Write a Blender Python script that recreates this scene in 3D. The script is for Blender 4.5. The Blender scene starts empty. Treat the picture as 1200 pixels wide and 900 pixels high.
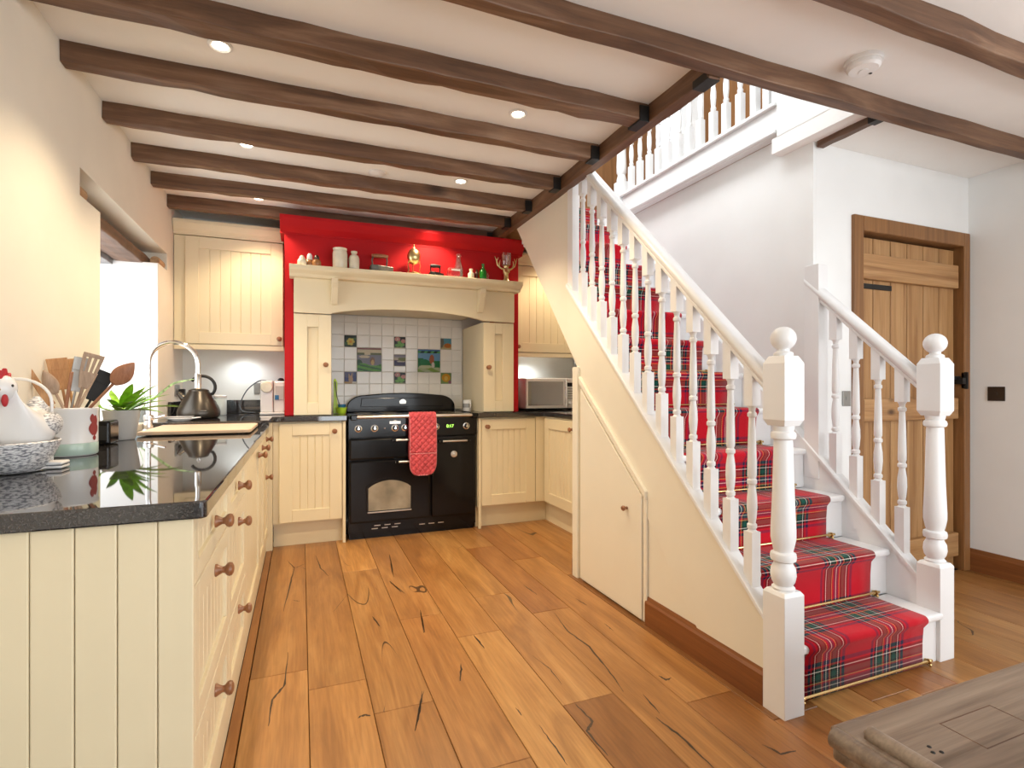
import bpy, bmesh, math, random
from mathutils import Vector, Matrix
random.seed(7)
S = bpy.context.scene
COL = S.collection
PI = math.pi
R = math.radians

# ------------------------------------------------------------------ camera
FPX, YAW, HOR, CH = 622.0, R(21.65), 454.0, 1.14
cd = bpy.data.cameras.new('camera'); cam = bpy.data.objects.new('camera', cd); COL.objects.link(cam)
cd.lens = 36 * FPX / 1200; cd.sensor_width = 36; cd.clip_start = .02
cd.shift_y = (HOR - 450) / 1200
cam.location = (0, 0, CH); cam.rotation_euler = (PI / 2, 0, -YAW)
S.camera = cam

def ray(u, v):
    a = (u - 600) / FPX
    return (math.sin(YAW) + a * math.cos(YAW), math.cos(YAW) - a * math.sin(YAW), (HOR - v) / FPX)
def PY(u, v, y):
    d = ray(u, v); t = y / d[1]; return (d[0] * t, CH + d[2] * t)          # (x, z) on a plane of constant y
def PX(u, v, x):
    d = ray(u, v); t = x / d[0]; return (d[1] * t, CH + d[2] * t)          # (y, z) on a plane of constant x
def PZ(u, v, z):
    d = ray(u, v); t = (z - CH) / d[2]; return (d[0] * t, d[1] * t)

# ------------------------------------------------------------------ view, world, daylight
vs = S.view_settings
vs.view_transform = 'Standard'; vs.look = 'None'; vs.gamma = 1; vs.use_curve_mapping = False
vs.exposure = 0.44
w = bpy.data.worlds.new('daylight'); S.world = w; w.use_nodes = True
bg = w.node_tree.nodes['Background']; bg.inputs[0].default_value = (.86, .93, 1, 1); bg.inputs[1].default_value = 1.6

def area(name, loc, rot, sx, sy, power, col):
    l = bpy.data.lights.new(name, 'AREA'); l.shape = 'RECTANGLE'; l.size = sx; l.size_y = sy; l.energy = power; l.color = col
    o = bpy.data.objects.new(name, l); COL.objects.link(o); o.location = loc; o.rotation_euler = rot
    return o
area('daylight_garden_doors', (1.9, -2.5, 1.2), (R(101), 0, 0), 3.2, 2.0, 50, (.95, .98, 1))
area('daylight_side_window', (3.8, -.75, 1.35), (R(90), 0, R(90)), 2.3, 1.3, 29, (.95, .98, 1))
area('daylight_sink_window', (-1.30, 3.45, 1.46), (R(90), 0, R(-90)), .98, .9, 6, (.97, .99, 1))
area('daylight_landing_window', (1.64, 3.0, 3.75), (0, R(-58), 0), 1.1, 2.2, 52, (.96, .99, 1))

# ------------------------------------------------------------------ materials
def newmat(name):
    m = bpy.data.materials.new(name); m.use_nodes = True
    return m, m.node_tree, m.node_tree.nodes['Principled BSDF']
def nd(nt, typ, ins=None, **kw):
    n = nt.nodes.new(typ)
    for k, v in kw.items(): setattr(n, k, v)
    for k, v in (ins or {}).items():
        s = n.inputs[k]
        if isinstance(v, bpy.types.NodeSocket): nt.links.new(v, s)
        else: s.default_value = v
    return n
def math_(nt, op, a, b=None, c=None):
    n = nt.nodes.new('ShaderNodeMath'); n.operation = op
    for i, v in enumerate((a, b, c)):
        if v is None: continue
        if isinstance(v, bpy.types.NodeSocket): nt.links.new(v, n.inputs[i])
        else: n.inputs[i].default_value = v
    return n.outputs[0]
def mix_(nt, f, a, b, mode='MIX'):
    n = nt.nodes.new('ShaderNodeMix'); n.data_type = 'RGBA'; n.blend_type = mode
    for i, v in ((0, f), (6, a), (7, b)):
        if isinstance(v, bpy.types.NodeSocket): nt.links.new(v, n.inputs[i])
        else: n.inputs[i].default_value = v if i == 0 else (*v[:3], 1)
    return n.outputs[2]
def ramp_(nt, f, stops, const=False):
    n = nt.nodes.new('ShaderNodeValToRGB'); e = n.color_ramp.elements
    if const: n.color_ramp.interpolation = 'CONSTANT'
    e[0].position, e[0].color = stops[0][0], (*stops[0][1], 1)
    e[1].position, e[1].color = stops[1][0], (*stops[1][1], 1)
    for p, c in stops[2:]:
        q = e.new(p); q.color = (*c, 1)
    nt.links.new(f, n.inputs[0]); return n.outputs[0]
def paint(name, col, rough=.5, metal=0, var=.04, scale=3, bump=0, bscale=60, coat=0, trans=0, emit=None, ior=1.45, spec=None):
    m, nt, b = newmat(name)
    b.inputs['Roughness'].default_value = rough; b.inputs['Metallic'].default_value = metal
    b.inputs['Coat Weight'].default_value = coat; b.inputs['Transmission Weight'].default_value = trans
    b.inputs['IOR'].default_value = ior
    if spec is not None: b.inputs['Specular IOR Level'].default_value = spec
    tc = nd(nt, 'ShaderNodeTexCoord')
    n = nd(nt, 'ShaderNodeTexNoise', {'Vector': tc.outputs['Object'], 'Scale': scale, 'Detail': 4})
    d = tuple(max(0, c * (1 - var * 2)) for c in col); l = tuple(min(1, c * (1 + var)) for c in col)
    nt.links.new(ramp_(nt, n.outputs[0], [(.3, d), (.7, l)]), b.inputs['Base Color'])
    if bump:
        n2 = nd(nt, 'ShaderNodeTexNoise', {'Vector': tc.outputs['Object'], 'Scale': bscale, 'Detail': 3})
        bp = nd(nt, 'ShaderNodeBump', {'Strength': bump, 'Distance': .004, 'Height': n2.outputs[0]})
        nt.links.new(bp.outputs[0], b.inputs['Normal'])
    if emit:
        b.inputs['Emission Color'].default_value = (*emit[:3], 1); b.inputs['Emission Strength'].default_value = emit[3]
    return m
def wood(name, stops, axis='Y', across=9, along=.7, rough=.45, objcol=False, cracks=0, knots=0, bump=.15, fine=.25, coat=0):
    m, nt, b = newmat(name)
    b.inputs['Roughness'].default_value = rough; b.inputs['Coat Weight'].default_value = coat; b.inputs['Coat Roughness'].default_value = .25
    tc = nd(nt, 'ShaderNodeTexCoord'); oi = nd(nt, 'ShaderNodeObjectInfo')
    off = nd(nt, 'ShaderNodeVectorMath', {0: (37.3, 91.7, 53.1)}, operation='SCALE'); nt.links.new(oi.outputs['Random'], off.inputs['Scale'])
    p = nd(nt, 'ShaderNodeVectorMath', {0: tc.outputs['Object'], 1: off.outputs[0]}, operation='ADD').outputs[0]
    def sc(ac, al):
        v = [ac, ac, ac]; v['XYZ'.index(axis)] = al
        return nd(nt, 'ShaderNodeVectorMath', {0: p, 1: tuple(v)}, operation='MULTIPLY').outputs[0]
    g = nd(nt, 'ShaderNodeTexNoise', {'Vector': sc(across, along), 'Scale': 1, 'Detail': 5, 'Roughness': .6, 'Distortion': 1.2}).outputs[0]
    f = nd(nt, 'ShaderNodeTexNoise', {'Vector': sc(across * 14, along * 5), 'Scale': 1, 'Detail': 3}).outputs[0]
    c = ramp_(nt, g, stops)
    c = mix_(nt, fine, c, ramp_(nt, f, [(.35, (.35, .33, .3)), (.65, (1, 1, 1))]), 'MULTIPLY')
    h = math_(nt, 'MULTIPLY', f, .4)
    if objcol:
        c = mix_(nt, 1, c, oi.outputs['Color'], 'MULTIPLY')
    if knots:
        vn = nd(nt, 'ShaderNodeTexVoronoi', {'Vector': sc(knots, knots * .55), 'Scale': 1, 'Randomness': 1})
        kd = ramp_(nt, vn.outputs['Distance'], [(.035, (.12, .06, .03)), (.12, (1, 1, 1))])
        c = mix_(nt, .85, c, kd, 'MULTIPLY')
    if cracks:
        k = nd(nt, 'ShaderNodeTexNoise', {'Vector': sc(2.4, .45), 'Scale': 1, 'Detail': 2, 'Roughness': .5, 'Distortion': .1}).outputs[0]
        r = math_(nt, 'ABSOLUTE', math_(nt, 'SUBTRACT', k, .5))
        mk = nd(nt, 'ShaderNodeTexNoise', {'Vector': sc(2.6, 1.5), 'Scale': 1, 'Detail': 1}).outputs[0]
        wd = math_(nt, 'MULTIPLY', math_(nt, 'MAXIMUM', math_(nt, 'SUBTRACT', mk, .56), 0), cracks)
        line = math_(nt, 'LESS_THAN', r, wd)
        c = mix_(nt, math_(nt, 'MULTIPLY', line, .85), c, (.035, .018, .008))
        h = math_(nt, 'SUBTRACT', h, math_(nt, 'MULTIPLY', line, 1.0))
    nt.links.new(c, b.inputs['Base Color'])
    bp = nd(nt, 'ShaderNodeBump', {'Strength': bump, 'Distance': .003, 'Height': h})
    nt.links.new(bp.outputs[0], b.inputs['Normal'])
    return m

MT = {}
MT['wall_white'] = paint('white wall emulsion', (.875, .885, .88), .7, var=.015, bump=.12, bscale=14)
MT['wall_cream'] = paint('cream wall emulsion', (.82, .765, .655), .7, var=.02, bump=.15, bscale=10)
MT['wall_blue'] = paint('pale kitchen wall emulsion', (.80, .79, .74), .6, var=.02)
MT['ceil'] = paint('white ceiling emulsion', (.93, .92, .90), .8, var=.015, bump=.1, bscale=12)
MT['reveal'] = paint('white lime wash', (.88, .88, .88), .7, var=.02, bump=.2, bscale=12)
MT['cream'] = paint('cream cabinet paint', (.80, .70, .485), .38, var=.015)
MT['creampale'] = paint('pale cream string paint', (.82, .775, .655), .45, var=.015)
MT['white'] = paint('white gloss paint', (.85, .855, .86), .3, var=.012)
MT['red'] = paint('red paint', (.44, .006, .010), .6, var=.05, spec=.25)
MT['skirt'] = wood('mahogany stain', [(.3, (.17, .055, .016)), (.7, (.31, .115, .035))], 'Y', 12, .8, .3)
MT['beam'] = wood('dark stained beam', [(.28, (.07, .032, .016)), (.5, (.15, .072, .036)), (.72, (.27, .155, .09))], 'X', 14, 1.2, .5, bump=.5, knots=2.2)
MT['beamY'] = wood('dark stained trimmer', [(.28, (.075, .035, .016)), (.5, (.16, .076, .036)), (.72, (.25, .14, .08))], 'Y', 14, 1.2, .5, bump=.5)
MT['floor'] = wood('oak floorboard', [(.22, (.25, .105, .030)), (.5, (.43, .205, .064)), (.78, (.58, .315, .115))], 'Y', 8, 1.1, .36, objcol=True, cracks=.02, knots=0, bump=.2, fine=.3)
MT['pine'] = wood('waxed pine', [(.3, (.29, .135, .045)), (.5, (.43, .23, .09)), (.72, (.53, .31, .135))], 'Z', 16, .9, .42, knots=5, bump=.15)
MT['pineX'] = wood('waxed pine ledge', [(.3, (.30, .14, .048)), (.5, (.45, .24, .095)), (.72, (.55, .325, .145))], 'X', 16, .9, .42, knots=5, bump=.15)
MT['frame'] = wood('brown stained frame', [(.3, (.20, .085, .025)), (.7, (.34, .16, .055))], 'Z', 14, .8, .4, bump=.2)
MT['chest'] = wood('weathered oak chest', [(.3, (.13, .085, .055)), (.5, (.25, .18, .13)), (.72, (.36, .275, .205))], 'X', 12, .8, .32, bump=.2, fine=.3)
MT['knob'] = wood('turned beech knob', [(.3, (.22, .085, .035)), (.7, (.40, .18, .085))], 'Z', 40, 8, .3)
MT['utensil'] = wood('kitchen wood', [(.3, (.42, .19, .065)), (.7, (.66, .38, .17))], 'Z', 30, 3, .5)
MT['utensil_dark'] = wood('reddish kitchen wood', [(.3, (.30, .12, .06)), (.7, (.48, .22, .12))], 'Z', 30, 3, .5)
MT['utensil_pale'] = wood('greyed kitchen wood', [(.3, (.36, .24, .16)), (.7, (.52, .37, .26))], 'Z', 30, 3, .55)
MT['board'] = wood('pale chopping board', [(.3, (.60, .42, .28)), (.7, (.76, .58, .43))], 'X', 20, 1.5, .5)
def granite():
    m, nt, b = newmat('polished black granite')
    tc = nd(nt, 'ShaderNodeTexCoord')
    n = nd(nt, 'ShaderNodeTexNoise', {'Vector': tc.outputs['Object'], 'Scale': 260, 'Detail': 2}).outputs[0]
    nt.links.new(ramp_(nt, n, [(.45, (.012, .011, .012)), (.75, (.07, .062, .06))]), b.inputs['Base Color'])
    b.inputs['Roughness'].default_value = .03; b.inputs['IOR'].default_value = 1.9
    return m
MT['granite'] = granite()
MT['black'] = paint('black enamel', (.006, .006, .007), .13, spec=.35)
MT['blackmatt'] = paint('matt black', (.012, .012, .012), .5)
MT['iron'] = paint('black ironmongery', (.02, .019, .018), .45, metal=.4)
MT['grey_iron'] = paint('old grey iron', (.14, .14, .13), .45, metal=.7, var=.2, scale=30)
MT['chrome'] = paint('chrome', (.80, .80, .80), .12, metal=1)
MT['steel'] = paint('brushed steel', (.62, .58, .52), .28, metal=1)
MT['brass'] = paint('brass', (.72, .52, .24), .25, metal=1)
MT['gold'] = paint('pale gilt', (.72, .60, .30), .28, metal=1)
MT['tile'] = paint('white glazed tile', (.80, .79, .76), .12, var=.02, scale=8)
MT['grout'] = paint('pale grout', (.74, .72, .68), .8)
MT['stone'] = paint('cream stoneware', (.76, .72, .58), .25, var=.05, scale=20)
MT['ceramic'] = paint('white ceramic', (.85, .84, .83), .15, var=.02)
MT['ovenglass'] = paint('smoky oven glass', (.33, .29, .22), .12, var=.25, scale=6)
MT['plate'] = paint('bronze switch plate', (.06, .045, .035), .35, metal=.6)
MT['greyplate'] = paint('grey switch plate', (.32, .31, .29), .35, metal=.6)
MT['glove'] = paint('red cotton', (.66, .10, .12), .85, var=.12, scale=25, bump=.3, bscale=300)
MT['glovetrim'] = paint('pink cotton piping', (.80, .30, .32), .85)
MT['leaf'] = paint('green leaf', (.26, .55, .03), .45, var=.3, scale=25)
MT['leafpale'] = paint('variegated leaf', (.42, .62, .30), .45, var=.4, scale=60)
MT['soil'] = paint('dark soil', (.03, .02, .012), .9)
MT['greyceramic'] = paint('pale grey ceramic', (.58, .565, .55), .4)
MT['sage'] = paint('sage glaze', (.42, .56, .50), .15)
MT['motif'] = paint('dark red glaze', (.30, .05, .05), .25)
MT['lime'] = paint('lime plastic', (.42, .66, .04), .3)
MT['blue'] = paint('blue plastic', (.03, .17, .38), .35)
MT['green_glass'] = paint('green bottle glass', (.02, .30, .03), .08, trans=.5)
MT['brown_glaze'] = paint('brown glaze', (.34, .16, .06), .2)
MT['dark_glaze'] = paint('dark brown glaze', (.06, .03, .02), .15)
MT['redlabel'] = paint('red label', (.5, .03, .04), .4)
MT['white_plastic'] = paint('white plastic', (.82, .81, .80), .3, var=.01)
MT['kettle'] = paint('dark brushed kettle', (.075, .066, .056), .30, metal=.75)
MT['cable'] = paint('grey cable', (.10, .11, .13), .4)
MT['slate'] = paint('grey slate', (.30, .29, .29), .6, var=.2, scale=9)
MT['log'] = wood('pale log', [(.3, (.38, .20, .09)), (.7, (.60, .40, .22))], 'Y', 25, 3, .6, bump=.4)
MT['resin'] = paint('dark resin fill', (.045, .024, .012), .4, var=.3, scale=20)
MT['outdoor'] = paint('pale garden', (.6, .66, .62), .9)
def glass(name, tint=(1, 1, 1), gl=.12):
    m, nt, b = newmat(name); nt.nodes.remove(b)
    t = nd(nt, 'ShaderNodeBsdfTransparent', {'Color': (*tint, 1)}); g = nd(nt, 'ShaderNodeBsdfGlossy', {'Roughness': .03})
    lw = nd(nt, 'ShaderNodeLayerWeight', {'Blend': .35})
    f = math_(nt, 'MULTIPLY_ADD', lw.outputs['Facing'], .6, gl)
    mx = nd(nt, 'ShaderNodeMixShader', {0: f, 1: t.outputs[0], 2: g.outputs[0]})
    nt.links.new(mx.outputs[0], nt.nodes['Material Output'].inputs[0])
    return m
MT['glass'] = glass('clear glass', (.96, .98, .97))
MT['pane'] = glass('window pane', (.97, .98, .98), .04)
MT['lamp'] = paint('lit lamp lens', (1, .95, .85), .4, emit=(1, .88, .68, 14))
MT['led'] = paint('lit green digits', (.2, .5, .05), .4, emit=(.45, 1, .12, 2.2))
def wallprint():
    m, nt, b = newmat('hand painted glaze')
    a = nd(nt, 'ShaderNodeVertexColor', layer_name='print')
    nt.links.new(a.outputs[0], b.inputs['Base Color']); b.inputs['Roughness'].default_value = .2; b.inputs['Specular IOR Level'].default_value = .15
    return m
MT['print'] = wallprint()
def speckle():
    m, nt, b = newmat('grey speckled glaze')
    tc = nd(nt, 'ShaderNodeTexCoord')
    v = nd(nt, 'ShaderNodeVectorMath', {0: tc.outputs['Object'], 1: (90, 90, 260)}, operation='MULTIPLY').outputs[0]
    n = nd(nt, 'ShaderNodeTexNoise', {'Vector': v, 'Scale': 1, 'Detail': 3}).outputs[0]
    nt.links.new(ramp_(nt, n, [(.38, (.22, .23, .26)), (.56, (.80, .80, .81))]), b.inputs['Base Color'])
    b.inputs['Roughness'].default_value = .3
    bp = nd(nt, 'ShaderNodeBump', {'Strength': .5, 'Distance': .003, 'Height': n}); nt.links.new(bp.outputs[0], b.inputs['Normal'])
    return m
MT['speckle'] = speckle()
def tartan():
    m, nt, b = newmat('red tartan wool')
    uv = nd(nt, 'ShaderNodeUVMap', uv_map='UVMap'); sp = nd(nt, 'ShaderNodeSeparateXYZ', {0: uv.outputs[0]})
    red, navy, blk, grn, wht, yel = (.60, .008, .022), (.02, .02, .07), (.008, .007, .010), (.006, .085, .06), (.95, .90, .80), (.80, .58, .16)
    st = [(0, red), (.36, navy), (.40, red), (.425, blk), (.455, wht), (.467, blk), (.485, grn), (.545, blk), (.565, yel), (.574, red), (.60, navy), (.635, wht),
          (.647, navy), (.68, red), (.70, yel), (.709, blk), (.735, grn), (.79, blk), (.82, wht), (.832, blk), (.86, red), (.885, navy), (.93, red)]
    cols = []
    for i, ofs in ((0, .33), (1, .55)):
        t = math_(nt, 'FRACT', math_(nt, 'ADD', math_(nt, 'DIVIDE', sp.outputs[i], .335), ofs))
        cols.append(ramp_(nt, t, st, True))
    tw = math_(nt, 'GREATER_THAN', math_(nt, 'FRACT', math_(nt, 'MULTIPLY', math_(nt, 'ADD', sp.outputs[0], sp.outputs[1]), 130)), .5)
    f = math_(nt, 'MULTIPLY_ADD', tw, .36, .32)
    c = mix_(nt, f, cols[0], cols[1])
    c = mix_(nt, 1, c, c, 'LIGHTEN')
    n = nd(nt, 'ShaderNodeTexNoise', {'Vector': uv.outputs[0], 'Scale': 420, 'Detail': 2}).outputs[0]
    c = mix_(nt, .35, c, ramp_(nt, n, [(.3, (.45, .45, .45)), (.7, (1, 1, 1))]), 'MULTIPLY')
    nt.links.new(c, b.inputs['Base Color']); b.inputs['Roughness'].default_value = .95; b.inputs['Specular IOR Level'].default_value = .1
    b.inputs['Sheen Weight'].default_value = .15
    bp = nd(nt, 'ShaderNodeBump', {'Strength': .5, 'Distance': .003, 'Height': n}); nt.links.new(bp.outputs[0], b.inputs['Normal'])
    return m
MT['tartan'] = tartan()

# ------------------------------------------------------------------ mesh helpers
class MB:
    def __init__(s, fn=None):
        s.v = []; s.f = []; s.fn = fn
    def add(s, vs, fs):
        o = len(s.v); s.v += [s.fn(*p) if s.fn else tuple(p) for p in vs]; s.f += [tuple(i + o for i in f) for f in fs]; return s
    def box(s, x0, x1, y0, y1, z0, z1):
        return s.add([(x0, y0, z0), (x1, y0, z0), (x1, y1, z0), (x0, y1, z0), (x0, y0, z1), (x1, y0, z1), (x1, y1, z1), (x0, y1, z1)],
                     [(0, 3, 2, 1), (4, 5, 6, 7), (0, 1, 5, 4), (1, 2, 6, 5), (2, 3, 7, 6), (3, 0, 4, 7)])
    def prism(s, poly, axis, a, b):
        def P(p, t):
            return {'X': (t, p[0], p[1]), 'Y': (p[0], t, p[1]), 'Z': (p[0], p[1], t)}[axis]
        n = len(poly)
        return s.add([P(p, a) for p in poly] + [P(p, b) for p in poly],
                     [tuple(range(n)), tuple(range(2 * n - 1, n - 1, -1))] + [(i, (i + 1) % n, n + (i + 1) % n, n + i) for i in range(n)])
    def lathe(s, prof, c=(0, 0, 0), axis='Z', n=20, sx=1, sy=1):
        vs = []; fs = []
        for r, h in prof:
            for i in range(n):
                a = 2 * PI * i / n; p = (r * math.cos(a) * sx, r * math.sin(a) * sy, h)
                p = {'Z': p, 'X': (p[2], p[0], p[1]), '-X': (-p[2], p[0], p[1]), '-Y': (p[0], -p[2], p[1]), 'Y': (p[0], p[2], p[1]), '-Z': (p[0], p[1], -p[2])}[axis]
                vs.append((p[0] + c[0], p[1] + c[1], p[2] + c[2]))
        m = len(prof)
        for j in range(m - 1):
            for i in range(n):
                fs.append((j * n + i, j * n + (i + 1) % n, (j + 1) * n + (i + 1) % n, (j + 1) * n + i))
        fs.append(tuple(range(n))); fs.append(tuple(range((m - 1) * n, m * n)))
        return s.add(vs, fs)
    def cyl(s, r, c, h0, h1, axis='Z', n=20):
        return s.lathe([(r, h0), (r, h1)], c, axis, n)
    def tube(s, pts, r, n=10, flat=1.0):
        pts = [Vector(p) for p in pts]; vs = []; fs = []
        rr = r if isinstance(r, (list, tuple)) else [r] * len(pts)
        up = None
        for i, p in enumerate(pts):
            t = (pts[min(i + 1, len(pts) - 1)] - pts[max(i - 1, 0)]).normalized()
            if up is None:
                up = Vector((0, 0, 1)) if abs(t.z) < .9 else Vector((1, 0, 0))
            a = t.cross(up)
            if a.length < 1e-5: a = t.orthogonal()
            a.normalize(); b = a.cross(t).normalized(); up = b
            for k in range(n):
                q = 2 * PI * k / n; vs.append(tuple(p + (a * math.cos(q) + b * math.sin(q) * flat) * rr[i]))
        for i in range(len(pts) - 1):
            for k in range(n):
                fs.append((i * n + k, i * n + (k + 1) % n, (i + 1) * n + (k + 1) % n, (i + 1) * n + k))
        fs.append(tuple(range(n))); fs.append(tuple(range((len(pts) - 1) * n, len(pts) * n)))
        return s.add(vs, fs)
    def ball(s, c, rx, ry=None, rz=None, n=16, m=10):
        ry = ry or rx; rz = rz or rx
        prof = [(max(.002, math.sin(PI * j / m)), -math.cos(PI * j / m)) for j in range(m + 1)]
        o = len(s.v); fn = s.fn; s.fn = None
        s.lathe(prof, (0, 0, 0), 'Z', n); s.fn = fn
        for i in range(o, len(s.v)):
            x, y, z = s.v[i]; p = (c[0] + x * rx, c[1] + y * ry, c[2] + z * rz); s.v[i] = fn(*p) if fn else p
        return s
    def beam(s, x0, x1, y0, y1, z0, z1, axis='X', seg=16, j=.004, rnd=random):
        vs = []; fs = []
        for i in range(seg + 1):
            t = i / seg
            for (a, b) in ((0, 0), (1, 0), (1, 1), (0, 1)):
                ja, jb = rnd.uniform(-j, j), rnd.uniform(-j, j)
                if axis == 'X': vs.append((x0 + (x1 - x0) * t, y0 + (y1 - y0) * a + ja, z0 + (z1 - z0) * b + (jb if b == 0 else 0)))
                else: vs.append((x0 + (x1 - x0) * a + ja, y0 + (y1 - y0) * t, z0 + (z1 - z0) * b + (jb if b == 0 else 0)))
        for i in range(seg):
            for k in range(4):
                fs.append((i * 4 + k, i * 4 + (k + 1) % 4, (i + 1) * 4 + (k + 1) % 4, (i + 1) * 4 + k))
        fs += [(0, 1, 2, 3), tuple(seg * 4 + k for k in range(4))]
        return s.add(vs, fs)
    def build(s, name, mat, parent=None, bevel=0, smooth=False, seg=2, ang=35):
        o0 = origin(parent)
        me = bpy.data.meshes.new(name)
        me.from_pydata([(x - o0[0], y - o0[1], z - o0[2]) for x, y, z in s.v], [], s.f)
        bm = bmesh.new(); bm.from_mesh(me); bmesh.ops.recalc_face_normals(bm, faces=bm.faces); bm.to_mesh(me); bm.free()
        me.materials.append(MT[mat] if isinstance(mat, str) else mat)
        if smooth:
            me.polygons.foreach_set('use_smooth', [True] * len(me.polygons)); me.set_sharp_from_angle(angle=R(ang))
        o = bpy.data.objects.new(name, me); COL.objects.link(o)
        if parent: o.parent = parent
        if bevel:
            md = o.modifiers.new('bevel', 'BEVEL'); md.width = bevel; md.segments = seg; md.limit_method = 'ANGLE'; md.angle_limit = R(40)
        return o
ORG = {}
def origin(o):
    while o is not None:
        if o.name in ORG: return ORG[o.name]
        o = o.parent
    return (0, 0, 0)
def tag(o, label, cat, group=None):
    o['label'] = label; o['category'] = cat
    if group: o['group'] = group
    return o
def thing(name, label, cat, loc, group=None):
    o = bpy.data.objects.new(name, None); COL.objects.link(o); o.location = loc; o.empty_display_size = .05
    ORG[o.name] = tuple(loc)
    return tag(o, label, cat, group)
def struct(o): o['kind'] = 'structure'; return o
def sroot(name, loc=(0, 0, 0)):
    o = bpy.data.objects.new(name, None); COL.objects.link(o); o.location = loc; ORG[o.name] = tuple(loc); o['kind'] = 'structure'
    return o
def inst(src, name, parent, loc, rot=None, scale=None):
    o = bpy.data.objects.new(name, src.data if hasattr(src, 'data') else src); COL.objects.link(o)
    o0 = origin(parent); o.parent = parent; o.location = tuple(loc[i] - o0[i] for i in range(3))
    if rot: o.rotation_euler = rot
    if scale: o.scale = scale
    return o
def copy_tree(o, parent=None):
    c = o.copy(); COL.objects.link(c); c.parent = parent
    for ch in list(o.children): copy_tree(ch, c)
    return c
def mesh_of(mb, mat, smooth=True, ang=35):
    o = mb.build('tmp', mat, None, 0, smooth, ang=ang); me = o.data; bpy.data.objects.remove(o); return me
def lerp(a, b, t): return a + (b - a) * t

# ------------------------------------------------------------------ the shell of the room
XL, XR, YB, YF, CEIL = -.85, 3.9, 4.74, -2.6, 2.455
HX, HY = 2.545, 2.045                      # stair wall face, hall wall face
floor = sroot('floor')
MB().box(XL - .5, XR + .1, YF - .1, YB + .1, -.12, -.02).build('subfloor', 'soil', floor)
# floorboards, one object each
rows = [(-.226, -.189)] + [(-.187 + .2115 * i, -.187 + .2115 * (i + 1)) for i in range(20)]
tones = {'m': (.84, .80, .74), 'd': (.62, .53, .46), 'l': (1.12, 1.16, 1.14), 'n': (.95, .95, .93), 'r': (.76, .64, .55)}
fixed = {1: [(2.30, 4.3, 'm'), (.55, 2.30, 'n')], 2: [(2.14, 4.3, 'm'), (.9, 2.14, 'n')], 3: [(3.42, 4.3, 'l'), (1.9, 3.42, 'n'), (.4, 1.9, 'm')],
         4: [(2.62, 4.3, 'n'), (1.5, 2.62, 'm'), (.3, 1.5, 'm')], 5: [(2.34, 4.3, 'm'), (.95, 2.34, 'l')], 6: [(2.75, 4.3, 'l'), (1.70, 2.75, 'n'), (.6, 1.70, 'd')],
         7: [(3.6, 4.3, 'n'), (2.45, 3.6, 'r'), (.8, 2.45, 'm')], 8: [(3.25, 4.3, 'r'), (1.55, 3.25, 'm'), (.4, 1.55, 'd')],
         11: [(1.31, 4.3, 'm'), (.5, 1.31, 'n')], 12: [(1.27, 1.5, 'r'), (.3, 1.27, 'm')], 13: [(.7, 1.6, 'n')]}
rp = random.Random(3)
for i, (x0, x1) in enumerate(rows):
    ymax = 4.3 if x0 < 2.0 else (1.5 if x0 < 2.4 else 2.06)
    segs = []; y = ymax
    for a, b, t in fixed.get(i, []):
        segs.append((a, min(b, ymax), tones[t])); y = a
    while y > -2.6:
        L = 4.5 if i == 0 else rp.uniform(.9, 1.9); segs.append((max(y - L, -2.6), y, tones[rp.choice('mmnrdlnm')])); y -= L
    for a, b, t in segs:
        g = .0011; c = .0016
        X0, X1, Y0, Y1 = x0 + g, x1 - g, a + g, b - g
        mb = MB().add([(X0, Y0, -.02), (X1, Y0, -.02), (X1, Y1, -.02), (X0, Y1, -.02), (X0, Y0, -c), (X1, Y0, -c), (X1, Y1, -c), (X0, Y1, -c),
                       (X0 + c, Y0 + c, 0), (X1 - c, Y0 + c, 0), (X1 - c, Y1 - c, 0), (X0 + c, Y1 - c, 0)],
                      [(8, 9, 10, 11)] + [(k, (k + 1) % 4, 4 + (k + 1) % 4, 4 + k) for k in range(4)] + [(4 + k, 4 + (k + 1) % 4, 8 + (k + 1) % 4, 8 + k) for k in range(4)])
        o = mb.build('floorboard', 'floor', floor); v = rp.uniform(.9, 1.1); o.color = (t[0] * v, t[1] * v, t[2] * v, 1)

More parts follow.
